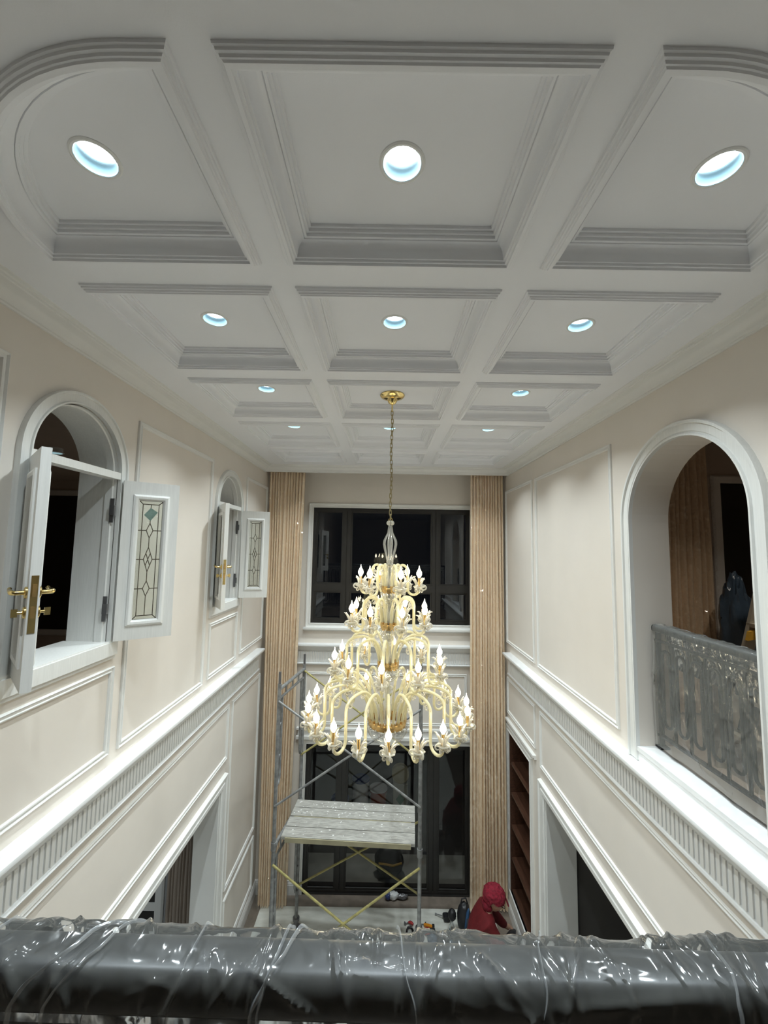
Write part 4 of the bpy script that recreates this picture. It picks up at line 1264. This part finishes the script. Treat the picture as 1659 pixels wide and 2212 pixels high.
def worker():
    w = empty('person', 'person in a red jacket and red headscarf crouching at the wall to work low down', 'person', (1.18, 5.0, 0))
    J = {'pelvis': (1.16, 5.00, 0.24), 'belly': (1.15, 5.02, 0.37), 'chest': (1.19, 5.04, 0.52), 'neck': (1.26, 5.04, 0.615), 'skull': (1.315, 5.035, 0.675),
         'sh_r': (1.235, 4.895, 0.545), 'el_r': (1.36, 4.87, 0.33), 'wr_r': (1.50, 5.03, 0.20), 'ha_r': (1.545, 5.09, 0.175),
         'sh_l': (1.235, 5.185, 0.545), 'el_l': (1.40, 5.25, 0.36), 'wr_l': (1.53, 5.29, 0.21), 'ha_l': (1.575, 5.31, 0.18),
         'kn_r': (1.42, 4.88, 0.085), 'an_r': (1.06, 4.90, 0.065), 'to_r': (0.95, 4.90, 0.045), 'hp_r': (1.18, 4.91, 0.22),
         'kn_l': (1.42, 5.14, 0.085), 'an_l': (1.06, 5.12, 0.065), 'to_l': (0.95, 5.12, 0.045), 'hp_l': (1.18, 5.10, 0.22)}
    def sk(names, rad, edges, lv=2):
        idx = {n: i for i, n in enumerate(names)}
        return skinned([J[n] for n in names], [(idx[a], idx[b_]) for a, b_ in edges], rad, lv)
    names = ['pelvis', 'belly', 'chest', 'neck', 'skull', 'sh_r', 'el_r', 'wr_r', 'ha_r', 'sh_l', 'el_l', 'wr_l', 'ha_l', 'hp_r', 'kn_r', 'an_r', 'to_r', 'hp_l', 'kn_l', 'an_l', 'to_l']
    edges = [('pelvis', 'belly'), ('belly', 'chest'), ('chest', 'neck'), ('neck', 'skull'), ('chest', 'sh_r'), ('sh_r', 'el_r'), ('el_r', 'wr_r'), ('wr_r', 'ha_r'), ('chest', 'sh_l'), ('sh_l', 'el_l'), ('el_l', 'wr_l'), ('wr_l', 'ha_l'),
             ('pelvis', 'hp_r'), ('hp_r', 'kn_r'), ('kn_r', 'an_r'), ('an_r', 'to_r'), ('pelvis', 'hp_l'), ('hp_l', 'kn_l'), ('kn_l', 'an_l'), ('an_l', 'to_l')]
    rad = [0.13, 0.125, 0.125, 0.052, 0.05, 0.055, 0.042, 0.027, 0.030, 0.055, 0.042, 0.027, 0.030, 0.085, 0.058, 0.036, 0.032, 0.085, 0.058, 0.036, 0.032]
    body = MB().add(*sk(names, rad, edges))
    # head, tipped forward to look down at the wall
    tilt = Matrix.Rotation(math.radians(38), 3, 'Y')
    hc = Vector((1.345, 5.03, 0.705))
    def face(d, p):
        if d.x > 0.3:
            g = math.exp(-((p.y / 0.016) ** 2)) * math.exp(-(((p.z + 0.012) / 0.022) ** 2)); p.x += 0.022 * g          # nose
            for s in (-1, 1):
                e = math.exp(-(((p.y - s * 0.031) / 0.016) ** 2)) * math.exp(-(((p.z - 0.016) / 0.013) ** 2)); p.x -= 0.010 * e   # eye sockets
            p.x += 0.006 * math.exp(-((p.y / 0.022) ** 2)) * math.exp(-(((p.z + 0.052) / 0.008) ** 2))                    # lips
            p.x += 0.010 * math.exp(-((p.y / 0.025) ** 2)) * math.exp(-(((p.z + 0.088) / 0.016) ** 2))                    # chin
        if d.z < 0: p.y *= 1 - 0.22 * d.z * d.z
        return p
    body.add(*ellipsoid(hc, (0.096, 0.076, 0.118), tilt, 40, 30, face))
    for s in (-1, 1):
        body.add(*ellipsoid(hc + tilt @ Vector((-0.005, s * 0.077, 0.0)), (0.018, 0.009, 0.032), tilt @ Matrix.Rotation(s * 0.3, 3, 'Z'), 14, 10))
    # fingers
    for s, base, dirv in ((-1, J['ha_r'], Vector((0.65, 0.72, -0.25))), (1, J['ha_l'], Vector((0.85, 0.35, -0.38)))):
        base = Vector(base); dirv.normalize()
        side = dirv.cross(Vector((0, 0, 1))).normalized()
        for k, ln in enumerate((0.050, 0.062, 0.066, 0.060, 0.048)):
            if k == 0:
                p = [base + side * (-s * 0.022), base + side * (-s * 0.040) + dirv * 0.020, base + side * (-s * 0.038) + dirv * 0.046]
            else:
                o_ = side * ((k - 2.5) * 0.016)
                p = [base + o_ + dirv * 0.012, base + o_ + dirv * (0.012 + ln * 0.5), base + o_ + dirv * (0.012 + ln * 0.78) + Vector((0, 0, -0.018)), base + o_ + dirv * (0.012 + ln * 0.82) + Vector((0, 0, -0.036))]
            body.tube(p, [0.0095, 0.009, 0.0085, 0.007][:len(p)] if len(p) == 4 else [0.011, 0.010, 0.008], 8)
    body.build('body', 'skin', w, smooth=80)
    jn = ['pelvis', 'belly', 'chest', 'neck', 'sh_r', 'el_r', 'wr_r', 'sh_l', 'el_l', 'wr_l']
    je = [('pelvis', 'belly'), ('belly', 'chest'), ('chest', 'neck'), ('chest', 'sh_r'), ('sh_r', 'el_r'), ('el_r', 'wr_r'), ('chest', 'sh_l'), ('sh_l', 'el_l'), ('el_l', 'wr_l')]
    vs, fs = sk(jn, [0.168, 0.160, 0.152, 0.075, 0.078, 0.062, 0.044, 0.078, 0.062, 0.044], je, 3)
    vs = [tuple(Vector(v) + Vector((noise.noise(Vector(v) * 9), noise.noise(Vector(v) * 9 + Vector((5, 0, 0))), noise.noise(Vector(v) * 9 + Vector((0, 5, 0))))) * 0.010) for v in vs]
    MB().add(vs, fs).build('jacket', 'red_cloth', w, smooth=80)
    tn = ['pelvis', 'hp_r', 'kn_r', 'an_r', 'hp_l', 'kn_l', 'an_l']
    MB().add(*sk(tn, [0.15, 0.10, 0.075, 0.05, 0.10, 0.075, 0.05], [('pelvis', 'hp_r'), ('hp_r', 'kn_r'), ('kn_r', 'an_r'), ('pelvis', 'hp_l'), ('hp_l', 'kn_l'), ('kn_l', 'an_l')])).build('trousers', 'trousers', w, smooth=80)
    def cloth(d, p):
        n_ = noise.noise(d * 4.0) * 0.016 + noise.noise(d * 9.0) * 0.008
        p = p * (1 + n_ / 0.12)
        if p.z < -0.02 and d.x > -0.25:           # open in front of the face and under the chin
            p.z = -0.02 + (p.z + 0.02) * 0.12
        return p
    hs = MB().add(*ellipsoid(hc + Vector((-0.018, 0.0, 0.045)), (0.128, 0.112, 0.118), Matrix.Rotation(math.radians(26), 3, 'Y'), 48, 32, cloth))
    hs.add(*ellipsoid(hc + Vector((-0.095, 0.0, -0.045)), (0.060, 0.075, 0.070), None, 24, 16, lambda d, p: p * (1 + 0.15 * noise.noise(d * 5))))
    hs.build('headscarf', 'red_scarf', w, smooth=80)
    pk = MB()
    vs = [hc + tilt @ Vector((0.085 + 0.05 * math.cos(a) * 1.0, 0.085 * math.sin(a), 0.072 - 0.012 * math.cos(a))) for a in [-PI / 2 + PI * i / 12 for i in range(13)]]
    vs2 = [v + Vector((0, 0, 0.006)) for v in vs]
    pk.add(vs + vs2, [tuple(range(12, -1, -1)), tuple(range(13, 26))] + [(i, i + 1, 14 + i, 13 + i) for i in range(12)])
    pk.build('cap_peak', 'red_scarf', w)
    gl = MB()
    gl.tube([hc + tilt @ Vector((0.0, -0.080, 0.018)), hc + tilt @ Vector((0.085, -0.070, 0.020)), hc + tilt @ Vector((0.105, -0.03, 0.016)), hc + tilt @ Vector((0.105, 0.03, 0.016)), hc + tilt @ Vector((0.085, 0.070, 0.020)), hc + tilt @ Vector((0.0, 0.080, 0.018))], 0.004, 6)
    gl.build('glasses', 'black_plastic', w)
    for yy in (4.90, 5.12):
        MB().add(*ellipsoid((0.96, yy, 0.060), (0.115, 0.046, 0.046), None, 20, 12, lambda d, p: Vector((p.x, p.y, max(p.z, -0.044))))).build('shoe', 'black_plastic', w, smooth=70)
worker()
# ------------------------------------------------------------------ THINGS: tools on the floor
ZS_ = 0.014
def obj(name, label, cat, loc): return empty(name, label, cat, loc)
t = obj('tool_bag', 'black tool bag with a blue panel standing beside the worker', 'bag', (1.06, 5.42, ZS_))
MB().add(*ellipsoid((1.06, 5.42, 0.185), (0.085, 0.10, 0.175), None, 24, 18, lambda d, p: Vector((p.x, p.y, max(p.z, -0.171))) * (1 + 0.08 * noise.noise(d * 3)))).build('body', 'black_plastic', t, smooth=70)
MB().add(*ellipsoid((1.075, 5.335, 0.24), (0.020, 0.030, 0.125), Matrix.Rotation(0.2, 3, 'Y'), 16, 12)).build('blue_panel', 'blue_plastic', t, smooth=70)
MB().tube([(1.02, 5.42, 0.35), (1.03, 5.42, 0.40), (1.08, 5.42, 0.41), (1.10, 5.42, 0.35)], 0.009, 8).build('handle', 'black_plastic', t, smooth=60)
t = obj('dust_brush', 'round black bristle head on a bent steel stand beside the tool bag', 'brush', (0.945, 5.44, ZS_))
MB().add(*ellipsoid((0.915, 5.44, 0.20), (0.050, 0.050, 0.065), None, 24, 16, lambda d, p: p * (1 + 0.12 * noise.noise(d * 6)))).build('bristle_head', 'black_plastic', t, smooth=70)
MB().tube([(0.915, 5.44, 0.15), (0.885, 5.42, 0.10), (0.88, 5.41, 0.016)], 0.010, 8).tube([(0.915, 5.44, 0.15), (0.94, 5.39, 0.016)], 0.006, 8).build('stand', 'chrome', t, smooth=60)
t = obj('mallet', 'small black-headed mallet with a thin steel handle on the white sheet', 'mallet', (0.87, 5.60, ZS_))
MB().prism(bar_profile(0.040, 0.030, 16), lambda x, z: (0.872 + x, 5.555, ZS_ + 0.032 + z), lambda x, z: (0.862 + x, 5.625, ZS_ + 0.032 + z)).build('head', 'black_plastic', t, smooth=40)
MB().tube([(0.84, 5.60, ZS_ + 0.036), (0.75, 5.655, ZS_ + 0.012)], [0.006, 0.005], 8).tube([(0.752, 5.654, ZS_ + 0.012), (0.735, 5.664, ZS_ + 0.011)], 0.010, 8).build('shaft', 'steel_grey', t)
t = obj('pliers', 'open steel pliers with a red grip by the scaffold leg', 'pliers', (0.40, 5.52, ZS_))
MB().tube([(0.335, 5.545, ZS_ + 0.008), (0.355, 5.52, ZS_ + 0.010), (0.385, 5.535, ZS_ + 0.010), (0.41, 5.56, ZS_ + 0.008)], 0.007, 8).tube([(0.335, 5.545, ZS_ + 0.008), (0.332, 5.515, ZS_ + 0.008), (0.35, 5.50, ZS_ + 0.008)], 0.006, 8).build('jaws', 'steel_grey', t, smooth=60)
MB().tube([(0.385, 5.535, ZS_ + 0.012), (0.42, 5.52, ZS_ + 0.018), (0.44, 5.50, ZS_ + 0.016)], [0.012, 0.018, 0.012], 10).build('grip', 'red_plastic', t, smooth=60)
t = obj('cable_coil', 'coil of dark green cable beside the scaffold leg', 'cable', (0.405, 5.36, ZS_))
MB().tube([(0.395 + 0.040 * math.cos(a), 5.385 + 0.085 * math.sin(a), ZS_ + 0.012 + 0.002 * (i % 3)) for i, a in enumerate([2 * PI * k / 24 for k in range(24)])], 0.012, 8, closed=True).build('coil', 'black_plastic', t, smooth=60)
MB().tube([(0.36, 5.40, ZS_ + 0.030), (0.38, 5.45, ZS_ + 0.032), (0.43, 5.44, ZS_ + 0.030)], 0.006, 8).build('loose_end', 'hinge_grey', t)
t = obj('utility_knife', 'orange utility knife lying on the white sheet', 'knife', (0.62, 5.49, ZS_))
MB().prism(bar_profile(0.055, 0.017, 16), lambda x, y: (0.625 + x * 0.95 + y * 0.3, 5.492 - x * 0.28 + y, ZS_), lambda x, y: (0.625 + x * 0.95 + y * 0.3, 5.492 - x * 0.28 + y, ZS_ + 0.022)).build('grip', 'orange_plastic', t, smooth=40)
MB().box((0.675, 5.478, ZS_ + 0.004), (0.705, 5.502, ZS_ + 0.026)).box((0.59, 5.515, ZS_), (0.605, 5.535, ZS_ + 0.020)).build('end_cap', 'black_plastic', t)
MB().box((0.535, 5.510, ZS_ + 0.006), (0.575, 5.520, ZS_ + 0.009)).build('blade', 'chrome', t)
t = obj('angle_grinder', 'red and black power tool half behind the scaffold leg', 'power tool', (0.61, 5.40, ZS_))
MB().add(*ellipsoid((0.60, 5.395, ZS_ + 0.034), (0.050, 0.040, 0.034), None, 20, 14)).build('motor_body', 'red_plastic', t, smooth=70)
MB().tube([(0.63, 5.40, ZS_ + 0.034), (0.70, 5.41, ZS_ + 0.030)], [0.026, 0.020], 12).build('handle', 'black_plastic', t, smooth=60)
vs, fs = [], []
for j in range(15):
    for i in range(25):
        s_, q_ = i / 24, j / 14
        x = 0.60 + 0.36 * s_; y_ = 5.24 + 0.13 * q_ + 0.02 * math.sin(s_ * 5)
        vs.append((x, y_, 0.016 + 0.022 * abs(noise.noise(Vector((x * 16, y_ * 16, 2)))) + 0.012 * abs(noise.noise(Vector((x * 40, y_ * 40, 4))))))
for j in range(14):
    for i in range(24):
        q = j * 25 + i
        fs.append((q, q + 1, q + 26, q + 25))
tag(MB().add(vs, fs).build('plastic_sheet', 'navy_film', smooth=60), 'crumpled dark blue plastic sheet on the floor before the tool bag', 'plastic sheet')
t = obj('power_drill', 'black power drill in the hand of the worker', 'drill', (1.60, 5.30, 0.13))
MB().tube([(1.53, 5.20, 0.16), (1.60, 5.27, 0.145), (1.64, 5.31, 0.135), (1.66, 5.33, 0.13)], [0.032, 0.038, 0.026, 0.010], 14).build('motor_body', 'black_plastic', t, smooth=60)
MB().tube([(1.57, 5.23, 0.14), (1.555, 5.20, 0.045)], [0.018, 0.022], 10).build('grip', 'black_plastic', t, smooth=60)
t = obj('sealant_pouch', 'blue and white crumpled pouch on the sill of the glass doors', 'pouch', (0.27, 5.90, 0.0))
MB().add(*ellipsoid((0.20, 5.90, 0.045), (0.075, 0.045, 0.045), None, 20, 14, lambda d, p: p * (1 + 0.3 * noise.noise(d * 4)))).build('pouch', 'bucket_white', t, smooth=40)
MB().add(*ellipsoid((0.13, 5.89, 0.050), (0.040, 0.042, 0.048), None, 16, 12, lambda d, p: p * (1 + 0.3 * noise.noise(d * 5)))).build('cap', 'bucket_blue', t, smooth=40)
MB().add(*ellipsoid((0.32, 5.90, 0.035), (0.080, 0.034, 0.032), None, 20, 14, lambda d, p: p * (1 + 0.3 * noise.noise(d * 3 + Vector((4, 0, 0)))))).build('wrapper', 'hinge_grey', t, smooth=40)

# ------------------------------------------------------------------ THINGS: seen through the glass doors
ZT = -0.03
t = obj('duffel_bag', 'black bag with an orange strap on the terrace behind the glass', 'bag', (0.15, 6.34, ZT))
MB().add(*ellipsoid((0.15, 6.34, ZT + 0.20), (0.21, 0.13, 0.21), None, 28, 20, lambda d, p: Vector((p.x, p.y, max(p.z, -0.198))) * (1 + 0.10 * noise.noise(d * 3)))).build('body', 'black_plastic', t, smooth=70)
MB().tube([(0.0, 6.235, 0.20), (0.08, 6.205, 0.215), (0.20, 6.205, 0.195), (0.33, 6.25, 0.20)], 0.016, 8, flat=0.4).build('strap', 'amber', t, smooth=60)
def bucket(label, x, y, r, h, m, m2, wrap):
    t = obj('paint_bucket', label, 'bucket', (x, y, -0.04))
    MB().lathe([(0.0005, -0.04), (r * 0.88, -0.04), (r, h - 0.04), (r * 1.05, h - 0.04), (r * 1.05, h - 0.075), (r * 1.01, h - 0.08)], c=(x, y, 0), seg=32).build('body', m, t, smooth=35)
    MB().lathe([(0.0005, h - 0.036), (r * 0.96, h - 0.036), (r * 1.06, h - 0.030), (r * 1.06, h - 0.055)], c=(x, y, 0), seg=32).build('lid', m2, t, smooth=35)
    if wrap:
        MB().lathe([(r * 0.945, h * 0.18 - 0.04), (r * 1.012, h * 0.80 - 0.04)], c=(x, y, 0), seg=32).build('paper_label', wrap, t, smooth=35)
    MB().tube([(x + r * 1.04 * math.cos(a), y - 0.02 - r * 0.5 * math.sin(a), h * 0.86 - 0.04 - r * 0.4 * math.sin(a)) for a in [PI * i / 14 for i in range(15)]], 0.005, 6).build('bail', 'chrome', t)
bucket('tall white bucket with a navy lid and blue band outside the glass doors', -0.36, 8.0, 0.155, 0.44, 'bucket_white', 'bucket_blue', None)
bucket('low dark blue bucket beside the tall white one outside', -0.72, 7.78, 0.15, 0.22, 'bucket_blue', 'bucket_blue', None)
bucket('red bucket with a pale lid outside the glass doors', -0.03, 7.9, 0.155, 0.34, 'bucket_red', 'bucket_white', None)
t = obj('carton', 'pale upright carton with a green diamond outside the glass doors', 'carton', (0.37, 7.9, -0.04))
MB().box((0.24, 7.82, -0.04), (0.50, 8.0, 0.40)).build('box', 'carton', t)
MB().prism([(0.37, 0.05), (0.45, 0.15), (0.37, 0.25), (0.29, 0.15)], lambda x, z: (x, 7.818, z), lambda x, z: (x, 7.8195, z)).build('green_diamond', 'label_green', t)['label'] = 'green diamond mark'
t = obj('wire_reel', 'round wire reel standing on the pale carton outside', 'reel', (0.37, 7.91, 0.40))
for yy in (7.85, 7.95):
    MB().tube([(0.37, yy, 0.555), (0.37, yy + 0.02, 0.555)], 0.155, 28).build('flange', 'plank_edge', t)
MB().tube([(0.37, 7.87, 0.555), (0.37, 7.95, 0.555)], 0.11, 24).build('winding', 'hinge_grey', t)

pl = obj('terrace_fill_lamp', 'added unseen lamp above the glass doors, brightening the terrace items', 'lamp', (0.1, YB + 0.2, 2.5))  # invented fixture, out of view, added so the bag and buckets outside show up
MB().box((0.0, YB + 0.2, 2.46), (0.2, YB + 0.26, 2.54)).build('housing', 'frame_black', pl)
MB().lathe([(0.0005, 2.452), (0.025, 2.452), (0.028, 2.46)], c=(0.1, YB + 0.232, 0), seg=20).build('lens', 'lens_glow', pl)
ld = bpy.data.lights.new('terrace_fill_light', 'AREA'); ld.shape = 'DISK'; ld.size = 0.05; ld.energy = 4.0; ld.color = (1.0, 0.97, 0.88)  # fill light of the added fixture, aimed down at the terrace
lo = bpy.data.objects.new('terrace_fill_light', ld); C.objects.link(lo); lo.parent = pl; lo.location = (0, 0.032, -0.054); lo.rotation_euler = (math.radians(25), 0, 0)

# ------------------------------------------------------------------ THINGS: beyond the large arch
t = obj('step_ladder', 'aluminium step ladder leaning in the room beyond the large arch', 'ladder', (2.9, 3.25, ZF2))
a0, a1 = Vector((2.60, 3.30, ZF2)), Vector((3.14, 3.30, 4.95))
for o_ in (0.0, 0.34):
    MB().obox(a0 + Vector((0, -o_, 0)), a1 - a0, Vector((0, 0.03, 0)), Vector((0.085, 0, -0.0))).build('stile', 'aluminium', t)
for k in range(1, 7):
    p = a0 + (a1 - a0) * (k / 7.0)
    MB().box((p.x, p.y - 0.34, p.z - 0.015), (p.x + 0.085, p.y + 0.03, p.z + 0.015)).build('step', 'aluminium', t)
MB().obox(Vector((2.86, 3.262, 4.02)), Vector((0.10, 0, 0.02)), Vector((0, 0.03, 0)), Vector((0.02, 0, 0.07))).build('yellow_bracket', 'amber', t)['label'] = 'yellow plastic bracket'
for o_ in (0.0, 0.34):
    MB().tube([(3.14, 3.30 - o_, 4.92), (3.55, 3.32 - o_, ZF2)], 0.018, 8).build('back_leg', 'aluminium', t)
t = obj('bagged_bundle', 'bundle in dark blue plastic stacked beyond the large arch', 'bundle', (3.39, 3.95, ZF2))
def crumple(d, p):
    p = Vector((p.x, p.y, max(p.z, -0.72)))
    r_ = 1 + 0.16 * noise.noise(d * 2.5) + 0.14 * (0.5 - abs(noise.noise(d * 5))) + 0.07 * (0.5 - abs(noise.noise(d * 12)))
    return Vector((p.x * r_, p.y * r_, p.z * (r_ if p.z > 0 else 1) - (p.x + 0.13) * 0.9 * (1 if p.z > -0.3 else 0)))
MB().add(*ellipsoid((3.39, 3.95, ZF2 + 0.72), (0.15, 0.15, 0.76), None, 48, 40, crumple)).build('bundle', 'navy_film', t, smooth=35)
